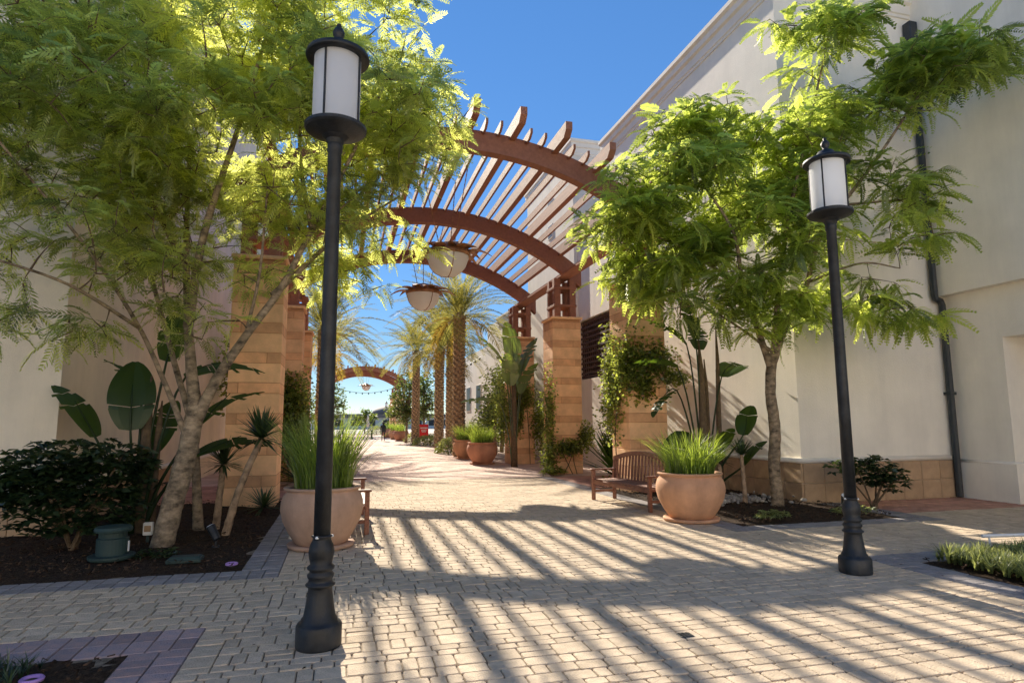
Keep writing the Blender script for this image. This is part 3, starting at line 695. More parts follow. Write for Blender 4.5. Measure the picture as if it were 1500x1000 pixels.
# left jacaranda
limL = [([(-2.27,9.45,-.05),(-2.15,9.47,.6),(-2.02,9.5,1.3),(-1.95,9.52,1.9)], .150, .120),
        ([(-1.95,9.52,1.8),(-2.06,9.55,2.5),(-2.15,9.6,3.2),(-2.3,9.9,4.4),(-2.4,10.2,6.0)], .095, .025),
        ([(-1.93,9.5,1.7),(-1.70,9.45,2.25),(-1.35,9.38,2.85),(-.9,9.3,3.55),(-.55,9.2,4.3),(.0,9.1,5.5),(.5,9.1,6.8)], .085, .02),
        ([(-2.02,9.5,1.4),(-2.3,9.35,2.15),(-2.62,9.05,2.95),(-3.1,8.6,3.8),(-3.9,8.0,4.9)], .045, .014),
        ([(-2.13,9.58,3.0),(-1.9,9.1,4.2),(-1.5,8.8,5.6),(-1.1,8.6,7.2)], .07, .02),
        ([(-2.25,9.75,3.9),(-2.9,9.5,5.2),(-3.6,9.0,6.8)], .05, .016),
        ([(-2.6,9.05,2.9),(-3.2,8.4,3.3),(-3.9,7.9,3.5)], .028, .012),
        ([(-1.0,9.3,3.45),(-.1,9.6,4.5),(.8,9.9,5.3)], .05, .014),
        ([(-1.35,9.4,2.85),(-1.15,9.0,3.7),(-1.05,8.6,4.8)], .03, .012),
        ([(-.5,9.2,4.4),(-.7,9.0,5.6),(-.6,8.9,7.3)], .04, .012)]
ellL = [((-2.4,9.0,6.7), (3.0,2.0,2.3)), ((-.1,9.2,6.7), (1.35,1.6,2.0), 1.5), ((-3.9,8.2,4.9), (1.7,1.4,1.3)), ((-3.35,8.5,3.55), (.8,.7,.42), 1.4),
        ((.45,9.5,5.35), (1.05,1.1,.75), 1.5), ((-2.0,8.7,4.5), (1.7,1.0,.85)), ((1.1,9.4,6.1), (.75,.9,.8), 1.2), ((-.3,9.4,4.7), (.8,.8,.45), 1.0), ((-3.9,8.5,3.15), (.7,.6,.35), 1.6), ((-2.3,8.9,3.75), (.9,.6,.45), 1.6), ((-1.1,9.3,4.1), (.8,.7,.45), 1.6), ((-.3,9.7,4.1), (.5,.5,.35), 1.4), ((-4.4,8.6,3.6), (.7,.6,.5), 1.4), ((-2.6,8.8,3.25), (.75,.5,.35), 2.4), ((-3.4,8.5,2.95), (.65,.5,.28), 1.8), ((.35,9.6,4.5), (.8,.8,.32), 1.6), ((-1.5,9.5,3.55), (.5,.4,.3), 1.6)]
grow_tree('jacaranda_tree', 'feathery leaved tree at left with forked pale trunk, sun glinting through crown', limL, ellL, 2250,
          dict(npairs=9, L=.38, pin=.085, wd=.021, droop=.45), 'jacL', 6, 21, gap=.09, nclump=260, csig=.24)
# slim second stem behind the left tree
limS = [([(-2.05,10.7,-.05),(-2.12,10.7,.7),(-2.2,10.65,1.5),(-2.5,10.5,2.6),(-2.8,10.2,3.8)], .085, .03)]
grow_tree('young_tree', 'slim rough barked young tree just right of the left forked trunk', limS, [((-2.8,10.2,4.4), (.9,.8,.7))], 60,
          dict(npairs=10, L=.36, pin=.085, wd=.013, droop=.4), 'jacL', 8, 22)
# right jacaranda
limR = [([(8.12,10.5,-.05),(8.08,10.5,.8),(8.12,10.47,1.5),(8.05,10.45,2.2),(8.10,10.42,2.85)], .118, .095),
        ([(8.10,10.42,2.75),(8.3,10.2,3.5),(8.55,9.9,4.2),(8.75,9.6,5.2),(9.6,9.1,6.5),(10.4,8.7,7.8)], .085, .018),
        ([(8.06,10.42,2.7),(7.7,10.3,3.5),(7.3,10.1,4.3),(7.0,9.9,5.2),(6.5,10.1,6.2)], .075, .018),
        ([(8.1,10.4,2.8),(8.0,10.0,4.0),(8.0,9.6,5.4),(8.3,9.3,7.0),(8.6,9.1,8.4)], .07, .016),
        ([(7.4,10.15,4.1),(6.5,10.5,4.9),(5.6,10.9,5.4)], .045, .014),
        ([(8.6,9.85,4.3),(9.4,9.4,4.6),(10.1,9.2,4.5)], .03, .012),
        ([(8.0,10.3,3.0),(7.2,10.3,3.5),(6.5,10.4,3.9)], .035, .012),
        ([(9.0,9.4,5.7),(9.9,9.2,5.8),(10.7,9.1,5.9)], .03, .012)]
ellR = [((6.1,11.5,5.05), (.7,.7,.6), 1.4), ((6.4,10.6,5.0), (.8,.7,.6), 1.4), ((12.0,8.6,8.6), (.7,.6,.5), 1.4), ((9.9,9.0,7.6), (.5,.5,.4), 1.0), ((7.1,10.1,5.8), (2.0,1.1,1.7), 1.3), ((8.7,9.4,7.4), (1.1,.8,.9), 1.2), ((8.6,9.6,5.5), (1.0,.7,.8), 1.2), ((9.6,9.1,6.9), (.9,.6,.5), 1.2), ((5.7,10.8,4.6), (.9,.8,.55), 1.2), ((7.4,10.2,4.1), (.9,.6,.5), 1.2), ((8.5,9.2,8.6), (.85,.8,.95), 1.2), ((10.9,8.6,8.2), (1.0,.8,.75), 1.2), ((10.2,9.1,6.1), (1.15,.7,.5), 1.5),
        ((9.7,9.2,3.75), (.85,.6,.5), 1.6), ((5.5,10.8,5.6), (.95,1.0,.9), 1.3), ((6.3,10.4,3.95), (.95,.7,.42), 1.3), ((8.2,9.7,4.3), (.75,.6,.65), 1.4), ((6.6,9.9,7.1), (1.0,.8,.6), 1.2), ((8.6,9.5,6.6), (.8,.7,.6)), ((11.6,8.8,6.6), (.5,.5,.35), 1.4), ((10.4,9.0,4.95), (.45,.4,.3), 1.5)]
grow_tree('jacaranda_tree', 'bright green feathery tree at right with single trunk beside the bushy bed', limR, ellR, 1280,
          dict(npairs=11, L=.52, pin=.10, wd=.040, droop=.6), 'jacR', 6, 31, nclump=150, csig=.26, gap=.10, lscale=(.7, 1.2), avoid=lambda p: p[1] > 10.6 and p[0] > 8.8)

# ------------------------------------------------------------------ grasses, pots
def blades(n, R, h0, h1, spread, seed, wd=.009, lean=.0):
    r = np.random.default_rng(seed); V = []; Q = []; T = []
    for i in range(n):
        a = r.uniform(0, 2*math.pi); rad = R*math.sqrt(r.random()); h = r.uniform(h0, h1); b = a+r.normal(0, .7); sp = spread*h*r.uniform(.1, 1.0)*(0.4+rad/R)
        x, y = rad*math.cos(a), rad*math.sin(a); dx, dy = math.cos(b), math.sin(b); px, py = -dy, dx; t0 = r.random(); k = len(V); ns = 4
        f = r.uniform(0, 6.28); px, py = math.cos(f), math.sin(f)
        for s in range(ns+1):
            t = s/ns; w2 = wd*(1-t)**.6*.5+.0008; q = sp*t**2; z = h*(t-.22*t*t*sp/h)
            V += [(x+dx*q-px*w2, y+dy*q-py*w2, z), (x+dx*q+px*w2, y+dy*q+py*w2, z)]
            if s: Q.append((k+2*s-2, k+2*s-1, k+2*s+1, k+2*s)); T.append(t0)
    return fastmesh('grass', np.array(V), np.array(Q), np.array(T))
def pot(loc, label, R=.58, H=.80, m='terra', grass=None, seed=0, gm='grass', n=520, saucer=True):
    T = thing('planter_pot', label, 'planter', loc, 0, 'round terracotta planters with grass')
    s = R/.58; h = H/.80
    P = [(.34,.05),(.37,.07),(.46,.2),(.545,.36),(.58,.5),(.575,.6),(.545,.69),(.505,.735),(.50,.75),(.535,.765),(.55,.785),(.535,.80),(.48,.80),(.465,.785),(.465,.72)]
    MB().lathe([(r*s, z*h) for r, z in P], 56, cap1=False).build('pot', m, T, smooth=True)
    if saucer: MB().lathe([(.40*s,0),(.46*s,.01),(.475*s,.05),(.465*s,.062),(.36*s,.055)], 48).build('saucer', m, T, smooth=True)
    MB().lathe([(.01,.715*h),(.25*s,.73*h),(.47*s,.72*h)], 32).build('soil', 'soil', T)
    if grass:
        o = stuff(link('grass', blades(n, .40*s, grass[0], grass[1], grass[2], seed, wd=grass[3] if len(grass) > 3 else .010), gm, T)); o.location = (0, 0, .72*h)
pot((-0.22, 9.07, 0), 'large grey brown planter with tall grass beside the left lamp post', .54, .80, 'terra3', (.6, 1.2, .55, .012), 1, n=900)
pot((5.72, 9.62, 0), 'large terracotta planter with grass at the end of the right bench', .57, .80, 'terra', (.4, .88, .75, .014), 2, n=700)
pot((5.45, 24.7, 0), 'terracotta planter with grass, nearer of the pair by the right columns', .62, .86, 'terra2', (.45, .85, .7, .014), 3, n=520)
pot((5.55, 28.6, 0), 'terracotta planter with grass, farther of the pair by the right columns', .60, .86, 'terra', (.45, .9, .7, .014), 4, n=420)
pot((5.25, 58.0, 0), 'small distant terracotta planter, closest one in the far row', .70, .9, 'terra2', (.5, 1.0, .6, .03), 5, n=160)
pot((5.15, 63.5, 0), 'small distant terracotta planter in the middle of the far row', .62, .9, 'terra', (.5, 1.0, .6, .03), 6, n=160)
pot((4.95, 70.0, 0), 'small distant terracotta planter, last of the far row near the person', .75, 1.0, 'terra', (.5, 1.0, .6, .03), 7, n=160)
pot((8.6, 42.0, 0), 'distant planter with bright grass between the palm trunks', .9, .9, 'terra', (.6, 1.2, .6, .03), 8, n=240)

# ------------------------------------------------------------------ benches
def bench(loc, rz, label):
    """local: length along Y 0..2.15, front at X=0, back at X=.56 (seat faces -X)"""
    T = thing('bench', label, 'bench', loc, rz, 'slatted wooden garden benches'); L = 2.15; W = 'bench'
    bx = lambda nm, *a, bev=.008: MB().box(*a, bev).build(nm, W, T)
    for y in (0, L-.07):
        bx('leg', 0, .07, y, y+.07, 0, .62); bx('leg', .52, .585, y, y+.07, 0, .66)
        bx('armrest', -.03, .56, y-.012, y+.082, .62, .655, bev=.012); bx('stretcher', .07, .52, y+.015, y+.055, .16, .21); bx('side_rail', .07, .52, y+.015, y+.055, .36, .42)
    bx('front_rail', .012, .05, .07, L-.07, .34, .42); bx('back_rail', .535, .575, .07, L-.07, .40, .46)
    for i in range(6): bx('seat_slat', .02+i*.086, .02+i*.086+.074, .072, L-.072, .422, .442, bev=.004)
    n = 24
    def topz(y): t = 2*y/L-1; return .86+.15*(1-t*t)
    def slant(z): return .545+.10*(z-.42)
    b = MB(); V = []; Fs = []
    for i in range(n+1):
        y = L*i/n; z = topz(y)
        for (dx, dz) in ((-.03, -.045), (.03, -.045), (.03, .04), (-.03, .04)): V.append((slant(z)+dx, y, z+dz))
    for i in range(n):
        for k in range(4): k2 = (k+1) % 4; Fs.append((i*4+k, i*4+k2, (i+1)*4+k2, (i+1)*4+k))
    Fs += [(0,1,2,3), (n*4+3,n*4+2,n*4+1,n*4)]; b.add(V, Fs); b.build('top_rail', W, T)
    def upright(nm, y0, y1, th):
        z0, z1 = .44, topz((y0+y1)/2)-.04; a, c = slant(z0), slant(z1); V = []
        for (x, z) in ((a, z0), (c, z1)):
            V += [(x-th, y0, z), (x+th, y0, z), (x+th, y1, z), (x-th, y1, z)]
        MB2 = MB(); MB2.add(V, [(0,1,2,3),(7,6,5,4),(0,4,5,1),(1,5,6,2),(2,6,7,3),(3,7,4,0)]); MB2.build(nm, W, T)
    upright('back_post', 0, .07, .03); upright('back_post', L-.07, L, .03)
    for i in range(17):
        y = .13+i*(L-.30)/16; upright('back_slat', y, y+.045, .011)
bench((5.47, 10.62, 0), math.radians(7), 'slatted reddish wooden bench at right beside the terracotta planter')
bench((0.44, 11.95, 0), math.pi, 'slatted wooden bench mostly hidden behind the left planter')

# ------------------------------------------------------------------ big leaf plants
def paddle_leaf(L, wd, tears=5, seed=0, fold=.25, droop=.3):
    rr = random.Random(seed); n = 16; b = MB(); V = []; Fs = []
    cut = set(rr.sample(range(3, n-2), tears)) if tears else set()
    for i in range(n):
        for s in (-1, 1):
            k = len(V); t0, t1 = i/n, (i+1)/n-(.010 if i in cut else 0)
            prof = lambda t: wd*math.sin(math.pi*min(1, .06+.93*t))**.55*(1-.25*t)
            for t in (t0, t1):
                y = L*t*(1-.06*t); z = -droop*L*t*t; ww = prof(t)*(1 if (t == t0 or i not in cut) else .97)
                V.append((0, y, z)); V.append((s*ww*.55, y+ww*.08, z+fold*ww*.5)); V.append((s*ww, y+ww*.16, z+fold*ww*.55-(.05 if i in cut else 0)*L))
            Fs += [(k, k+1, k+4, k+3), (k+1, k+2, k+5, k+4)] if s > 0 else [(k, k+3, k+4, k+1), (k+1, k+4, k+5, k+2)]
    b.add(V, Fs); return b.mesh('leaf', True)
def paddle_plant(name, label, loc, leaves, m='bop', stems=()):
    """leaves: list of (dx,dy,z, azimuth_deg, elevation_deg, length, width, tears)"""
    T = thing(name, label, 'plant', loc)
    for i, (dx, dy, z, az, el, L, wd, tears) in enumerate(leaves):
        me = paddle_leaf(L, wd, tears, i*7+int(L*100), droop=.15+.2*random.random())
        me.attributes['tint'].data.foreach_set('value', [random.uniform(.2, .9)]*len(me.polygons))
        o = link('leaf', me, m, T); a, e = math.radians(az), math.radians(el)
        d = np.array([[math.cos(a)*math.cos(e), math.sin(a)*math.cos(e), math.sin(e)]]); f = frames(d, roll=np.array([random.uniform(-.5, .5)]))[0]
        o.matrix_local = Matrix.Translation((dx, dy, z)) @ Matrix(f.tolist()).to_4x4()
        b = MB(); p = Vector((dx, dy, z)); b.tube(spline([(dx*.12, dy*.12, 0), (dx*.4, dy*.4, z*.5), (dx, dy, z), tuple(p+Vector(d[0])*L*.6)], 4), [.03, .028, .027, .025, .024, .022, .02, .018, .016, .013, .01, .008, .005], 6)
        b.build('leaf_stalk', m, T, smooth=True)
    for (x, y, h, r) in stems:
        b = MB(); b.tube([(x, y, -.05), (x*1.05, y, h*.5), (x*1.15, y, h), (x*1.2, y+.05, h*1.25)], [r, r*.85, r*.6, r*.15], 10, .08); b.build('stem', 'twig', T, smooth=True)
    return T
paddle_plant('bird_of_paradise', 'dark paddle leaved plant against the left wall behind the forked trunk', (-2.9, 10.6, 0),
    [(-.62,.05,1.45,176,60,1.05,.29,2),(-.12,-.1,1.55,120,84,1.15,.36,1),(-.35,-.1,1.0,215,10,.45,.14,2),(.55,.0,2.35,25,25,1.25,.34,4),(.75,.1,1.6,35,48,1.2,.32,3),
     (.75,.0,1.15,20,25,1.2,.33,4),(.25,.1,2.6,70,70,1.2,.26,4),(-.1,.2,2.1,140,50,1.0,.25,3),(.1,.25,1.2,60,70,1.0,.25,3)], 'bop', [(.05,.05,1.9,.10),(.18,.1,1.6,.07)])
paddle_plant('bird_of_paradise', 'paddle leaved plant with tall stems behind the right planter', (7.45, 11.9, 0),
    [(-.55,-.1,1.45,200,-62,.9,.40,1),(-.5,.1,2.8,160,20,1.0,.30,4),(-.6,0,2.3,190,-25,.9,.30,4),(-.1,0,3.4,110,78,1.4,.32,3),(.5,.0,2.6,20,35,1.05,.34,1),(.75,-.3,1.35,10,72,.75,.26,1),(.6,-.5,.75,330,60,.7,.24,1),
     (.1,.2,3.2,60,50,1.2,.25,4),(.2,-.2,1.0,290,60,.7,.2,1),(-.2,.2,3.3,150,50,1.1,.24,4)], 'bop', [(0,0,2.7,.10),(.15,.1,2.4,.07),(.42,.1,3.0,.065)])
paddle_plant('banana_plant', 'tall banana plant with upright leaves between the two right columns', (6.25, 22.8, 0),
    [(0,0,3.7,95,82,2.1,.42,3),(.3,0,3.5,40,66,1.8,.44,3),(-.35,.1,3.8,170,58,1.6,.36,3),(-.2,-.2,3.0,260,72,1.4,.38,4),(.2,-.3,2.7,290,70,1.4,.40,3),(-.6,-.1,2.4,195,10,1.6,.22,2),(.1,.1,3.0,80,74,1.9,.32,3)], 'banana', [(0,0,3.2,.13)])

def yucca(name, label, loc, lean, h, R, n=90, seed=0, m='yucca', r0=.05):
    T = thing(name, label, 'plant', loc); r = np.random.default_rng(seed)
    top = Vector((lean[0], lean[1], h)); b = MB()
    if h > .15:
        b.tube(spline([(0, 0, -.03), (lean[0]*.35, lean[1]*.35, h*.45), tuple(top)], 9), [r0*(1.15-.3*i/18)*(1+.10*(i % 2)) for i in range(19)], 9, .08); b.build('trunk', 'palmtrunk', T)
    V = []; Q = []; Tn = []
    for i in range(n):
        az = r.uniform(0, 6.283); el = r.uniform(-.35, 1.45); L = R*r.uniform(.75, 1.1); d = Vector((math.cos(az)*math.cos(el), math.sin(az)*math.cos(el), math.sin(el)))
        sd = d.cross(Vector((0, 0, 1))).normalized(); up = sd.cross(d); k = len(V); t0 = r.random()
        for s in range(4):
            t = s/3; w2 = .020*(math.sin(math.pi*(.15+.8*t)))**.7*(1-t)**.3*R/.5+.001; p = top+d*(L*t)-Vector((0, 0, .12*L*t*t))
            V += [tuple(p-sd*w2), tuple(p+sd*w2)]
            if s: Q.append((k+2*s-2, k+2*s-1, k+2*s+1, k+2*s)); Tn.append(t0)
    stuff(link('leaf_rosette', fastmesh('rosette', np.array(V), np.array(Q), np.array(Tn)), m, T))
yucca('yucca', 'taller spiky yucca with slanting stem in front of the left column', (-1.62, 10.3, 0), (.42, .2, 1.42), 1.42, .58, 130, 1)
yucca('yucca', 'shorter spiky yucca with slim stem in front of the left column', (-1.85, 10.9, 0), (.05, .1, 1.0), 1.0, .50, 110, 2)
yucca('yucca', 'low stemless spiky plant at the foot of the left column', (-1.35, 12.6, 0.02), (0, 0, .1), .1, .50, 60, 3)
yucca('yucca', 'small spiky palm like plant left of the right tree trunk', (7.75, 11.0, 0), (.0, .05, .98), .98, .42, 90, 4, r0=.04)
yucca('yucca', 'small spiky plant with dark skirt directly behind the right planter', (7.35, 11.2, 0), (.02, .05, .85), .85, .38, 80, 5, r0=.04)
yucca('yucca', 'silvery spiky yucca far behind the vine covered right column', (7.6, 31.5, 0), (.0, .0, 1.6), 1.6, 1.0, 120, 6, 'yucca', .1)

# ------------------------------------------------------------------ shrubs, vines, hedges : leaf-quads
LEAF_T = np.array([(0,0,0),(.34,.38,.05),(0,1,-.12),(-.34,.38,.05)]); LEAF_Q = np.array([(0,1,2,3)])
def leafcloud(name, pos, size, m, parent, seed, up=.3, aspect=1.0, ndir=None):
    r = np.random.default_rng(seed); N = len(pos); d = r.normal(size=(N, 3)); d[:, 2] = d[:, 2]*.5+up
    if ndir is not None: d += ndir
    mt = frames(d, roll=r.normal(0, .7, N))*(size*r.uniform(.6, 1.25, (N, 1, 1))); tv = LEAF_T*np.array([aspect, 1, 1])
    return stuff(link(name, scatter(name, tv, LEAF_Q, mt, pos, r.uniform(0, 1, N)), m, parent))
def shrub(label, loc, ells, n, size, m, seed, name='shrub', whorl=6, stems=6, aspect=.75):
    T = thing(name, label, 'shrub', loc); r = np.random.default_rng(seed); C = []; vol = np.array([np.prod(e[1]) for e in ells]); vol = vol/vol.sum()
    for i in range(n):
        e = ells[r.choice(len(ells), p=vol)]; d = r.normal(size=3); d /= np.linalg.norm(d); C.append(np.array(e[0])+d*r.random()**.35*np.array(e[1]))
    C = np.array(C); C = C[C[:, 2] > .06]
    P = np.repeat(C, whorl, 0); a = r.uniform(0, 6.283, len(P)); d = np.stack([np.cos(a), np.sin(a), r.normal(-.05, .25, len(P))], 1)
    mt = frames(d, roll=r.normal(0, .35, len(P)))*(size*r.uniform(.7, 1.2, (len(P), 1, 1)))
    stuff(link('foliage', scatter('foliage', LEAF_T*np.array([aspect, 1, 1]), LEAF_Q, mt, P, np.clip(np.repeat(r.uniform(0, 1, len(C)), whorl)+r.normal(0, .1, len(P)), 0, 1)), m, T))
    for i in range(stems):
        e = C[r.choice(len(C))]; b = MB(); b.tube(spline([(r.normal()*.06, r.normal()*.06, -.03), (e[0]*.4, e[1]*.4, e[2]*.45), tuple(e)], 4), [.022, .021, .02, .018, .016, .014, .012, .01, .008], 6); b.build('stem', 'twig', T)
    return T
shrub('large dark leafy shrub against the left wall at the frame edge', (-3.35, 9.6, 0), [((0,0,1.15),(.95,.6,.32)),((-.35,-.1,.9),(.65,.5,.32)),((.45,.1,.95),(.6,.5,.35)),((-.7,-.1,.85),(.4,.35,.25)),((0,-.1,.55),(.9,.5,.35))], 1000, .125, 'shrub', 1, stems=8)
shrub('dark leafy shrub behind the base of the right lamp post', (9.75, 9.9, 0), [((0,0,.72),(.55,.4,.30)),((.3,-.1,.55),(.4,.35,.25)),((-.7,.0,.78),(.35,.2,.12))], 260, .115, 'shrub', 2, stems=6)
shrub('low green ground plants at the foot of the sunlit right column', (6.3, 18.6, 0), [((0,0,.15),(.35,.25,.18)),((.4,.3,.1),(.25,.2,.12))], 90, .14, 'vine', 3, stems=2, aspect=.35)
shrub('small leafy tuft at the front edge of the right bed', (6.95, 9.15, 0), [((0,0,.10),(.32,.14,.09))], 60, .09, 'cover', 4, stems=1, aspect=.4)
shrub('small leafy tuft in the shade beside the green utility box', (-2.1, 8.7, 0), [((0,0,.08),(.3,.16,.07))], 50, .08, 'shrub', 5, stems=1, aspect=.4)
shrub('pale leafy weeds at the far corner of the right bed', (8.75, 9.35, 0), [((0,0,.10),(.4,.2,.09))], 60, .09, 'cover', 6, stems=1, aspect=.4)
# clipped low hedges along the far right
for i, (x, y, rx, ry, h, lb) in enumerate(((5.75, 33.8, .85, 1.6, .85, 'rounded clipped shrub, nearest behind the pair of planters'), (6.2, 45.5, 1.4, 1.5, .75, 'rounded clipped shrub below the red sign'), (6.4, 54, 1.3, 1.6, .9, 'rounded clipped shrub left of the red sign'), (4.6, 88, 1.4, 1.4, 1.2, 'small far round shrub at the end of the walkway'))):
    r = np.random.default_rng(40+i); N = 1500; d = r.normal(size=(N, 3)); d /= np.linalg.norm(d, axis=1, keepdims=True); d[:, 2] = np.abs(d[:, 2])
    T = thing('clipped_shrub', lb, 'shrub', (x, y, 0)); pos = d*np.array([rx, ry, h])*r.uniform(.8, 1.02, (N, 1)); leafcloud('foliage', pos, .13, 'hedge', T, 60+i, .4)
    MB().tube([(0,0,-.03),(0,0,h*.5)], .05, 6).build('stem', 'twig', T)

def vine(label, loc, patches, n, size, m, seed, stems=()):
    """patches: (center, half extents, density weight) boxes hugging a surface, local coordinates"""
    T = thing('climbing_vine', label, 'vine', loc); r = np.random.default_rng(seed); W = np.array([p[2] for p in patches], float); W /= W.sum(); P = []
    for i in range(n):
        c, e, _ = patches[r.choice(len(patches), p=W)]; P.append(np.array(c)+np.clip(r.normal(0, .5, 3), -1.25, 1.25)*np.array(e))
    leafcloud('foliage', np.array(P), size, m, T, seed, -.35, 1.15)
    for pts in stems: MB().tube(spline(pts, 5), .014, 5).build('stem', 'twig', T)
vine('leafy vine hanging on the front right column above the bench', (6.45, 13.6, 0), [((.1,-.12,3.0),(.42,.2,.75),2.4),((.75,-.15,3.1),(.5,.16,.42),1.5),((-.05,.6,2.6),(.16,.5,1.2),2.2),((.45,-.12,2.5),(.3,.12,.4),.8),((1.25,-.2,2.7),(.35,.2,.22),.5)], 6500, .09, 'vine', 1,
     [((-.05,.3,0),(-.08,.4,1.5),(0,-.05,2.8),(.5,-.08,3.4)), ((.1,-.08,2.2),(.5,-.1,2.9),(1.2,-.1,3.0))])
vine('dark leafy vine with hanging strands wrapping the foot of the sunlit right column', (6.55, 19.1, 0), [((.5,-.1,.85),(.5,.16,.24),1.0),((-.08,.2,1.7),(.14,.5,1.5),1.3),((-.1,.2,.5),(.2,.4,.5),.7),((1.1,0,1.2),(.25,.3,.4),.6)], 4200, .09, 'vine', 2,
     [((.3,-.06,0),(.5,-.08,.4),(.7,-.09,.9)), ((.6,-.06,0),(.35,-.08,.5),(.2,-.08,.8)), ((.75,-.05,0),(.62,-.07,.6),(.8,-.08,1.1))])
vine('cascading vine over the far right column under the banana leaves', (6.5, 24.1, 0), [((.45,-.14,2.7),(.4,.2,.5),1.2),((.25,-.14,2.0),(.2,.16,.8),1.0),((-.25,.2,2.0),(.3,.6,1.2),1.5),((1.15,-.1,1.6),(.35,.3,1.2),1.6)], 5200, .10, 'vine', 3,
     [((.75,-.05,0),(.7,-.07,1.2),(.6,-.09,2.4))])
vine('dark vine mass covering the middle left column', (-1.7, 19.1, 0), [((.1,-.15,2.4),(.55,.22,.6),1.0),((.35,-.12,1.5),(.4,.22,1.3),1.6),((.6,.5,1.6),(.2,.6,1.4),1.2)], 5600, .10, 'vine', 4,
     [((.3,-.05,0),(.2,-.07,1.3),(.2,-.09,2.6))])
vine('leafy creeper with pale flowers filling the gap between the right columns', (8.1, 16.8, 0), [((.4,.6,3.6),(.5,.9,.8),1.6),((.2,0,2.7),(.5,.8,.7),1.0),((-.2,.2,1.9),(.5,.7,.9),1.4),((-.3,0,.9),(.5,.6,.7),.8)], 6800, .10, 'vine', 5, [((0,0,0),(.1,0,1.2),(.3,0,2.8))])
# strappy leaves between columns
yucca('flax_plant', 'dark strappy flax clump between the two front right columns', (7.6, 16.6, 0), (0, 0, .12), .12, 1.7, 90, 9, 'bop')
yucca('flax_plant', 'grassy green clump at the foot of the left columns', (-.95, 17.6, 0), (0, 0, .1), .1, 1.3, 110, 10, 'yucca')
# ------------------------------------------------------------------ green ground cover bed on the right, grass tuft lower left
def cover(label, loc, rx, ry, n, h0, h1, seed, m, name='ground_cover', tr=0.5, wd=.02):
    T = thing(name, label, 'plants', loc); r = np.random.default_rng(seed); V = []; Q = []; Tn = []
    for c in range(n):
        cx, cy = r.uniform(-rx, rx), r.uniform(-ry, ry); hh = r.uniform(h0, h1); t0 = r.random()
        for i in range(16):
            a = r.uniform(0, 6.28); L = hh*r.uniform(.7, 1.2); out = L*r.uniform(.15, .9); k = len(V); f = a+1.57
            for s in range(3):
                t = s/2; w2 = wd*(1-t)**.7*.5+.001; z = L*(t-.45*t*t*out/L)
                V += [(cx+math.cos(a)*out*t*t-math.cos(f)*w2, cy+math.sin(a)*out*t*t-math.sin(f)*w2, z), (cx+math.cos(a)*out*t*t+math.cos(f)*w2, cy+math.sin(a)*out*t*t+math.sin(f)*w2, z)]
                if s: Q.append((k+2*s-2, k+2*s-1, k+2*s+1, k+2*s)); Tn.append(min(1, max(0, t0+r.normal()*.15)))
    stuff(link('foliage', fastmesh('cover', np.array(V), np.array(Q), np.array(Tn)), m, T)); return T
cover('sunlit pale green ground cover plants in the bed at right edge', (8.5, 4.75, .03), 1.78, 1.25, 2200, .12, .24, 1, 'cover', wd=.022)
cover('low dark grass tuft in the near left bed', (-2.35, 4.95, .02), .45, .22, 60, .08, .17, 2, 'yucca', 'grass_tuft', wd=.008)
RA = thing('low_rail', 'low pale metal rail behind the sunlit ground cover bed', 'rail', (8.0, 6.3, 0))
MB().tube([(.0,.12,.17),(1.5,-.25,.20)], .022, 8).build('bar', 'white', RA)
for t in (.06, .95): MB().tube([(1.5*t,.12-.37*t,-.05),(1.5*t,.12-.37*t,.17)], .012, 6).build('post', 'white', RA)

# ------------------------------------------------------------------ small bed fixtures
UB = thing('utility_box', 'round dark green utility box under the left shrub', 'utility box', (-2.62, 8.75, 0.05))
MB().lathe([(.24,0),(.25,.02),(.25,.045),(.18,.05),(.17,.055),(.17,.24),(.15,.25),(.15,.31)], 28).build('body', 'utility', UB, smooth=False)
MB().lathe([(.12,.31),(.20,.32),(.205,.345),(.19,.375),(.05,.385)], 28).build('lid', 'utility', UB, smooth=False)
MB().box(.171, .18, -.02, .02, .08, .2).build('label_plate', 'white', UB)
OB = thing('outlet_box', 'small pale electrical outlet box near the left trunk base', 'outlet', (-2.5, 9.75, 0.0))
MB().box(-.06, .06, -.04, .04, .15, .32, .01).build('box', 'white', OB); MB().box(-.02, .02, -.015, .015, -.03, .15).build('post', 'utility', OB); MB().box(-.04, .04, -.055, -.041, .2, .28, .005).build('cover', 'plinth', OB)
def uplight(loc, rz, label):
    T = thing('uplight', label, 'spotlight', loc, rz, 'garden spotlights in the beds')
    MB().lathe([(.05,0),(.05,.02),(.015,.03),(.015,.12)], 12).build('stake', 'black', T); b = MB(); b.tube([(0,-.02,.10),(0,.10,.26)], [.045,.06], 12); b.build('housing', 'black', T); MB().tube([(0,.101,.2613),(0,.105,.267)], .052, 12).build('lens', 'frost', T)
uplight((8.95, 9.75, .04), 2.6, 'small black garden spotlight right of the right tree trunk')
uplight((-1.55, 9.2, .04), 1.0, 'small black garden spotlight in front of the left column')
uplight((6.7, 29.5, .04), 0.6, 'small dark spotlight near the distant palms')
VB = thing('valve_box', 'flat green irrigation valve box lid in the left bed', 'valve box', (-1.75, 8.45, .04)); MB().box(-.17, .17, -.09, .09, 0, .05, .015).build('lid', 'utility', VB); MB().box(-.19, .19, -.11, .11, -.02, .03, .01).build('frame', 'utility', VB)
def ring(loc, label):
    T = thing('sprinkler_ring', label, 'sprinkler', loc, 0, 'purple sprinkler collars')
    MB().lathe([(.045,0),(.065,.005),(.07,.02),(.06,.03),(.045,.026),(.04,.01)], 20, cap0=False, cap1=False).build('collar', 'purple', T, smooth=True); MB().lathe([(.04,-.01),(.04,.012),(.02,.02)], 16).build('head', 'black', T)
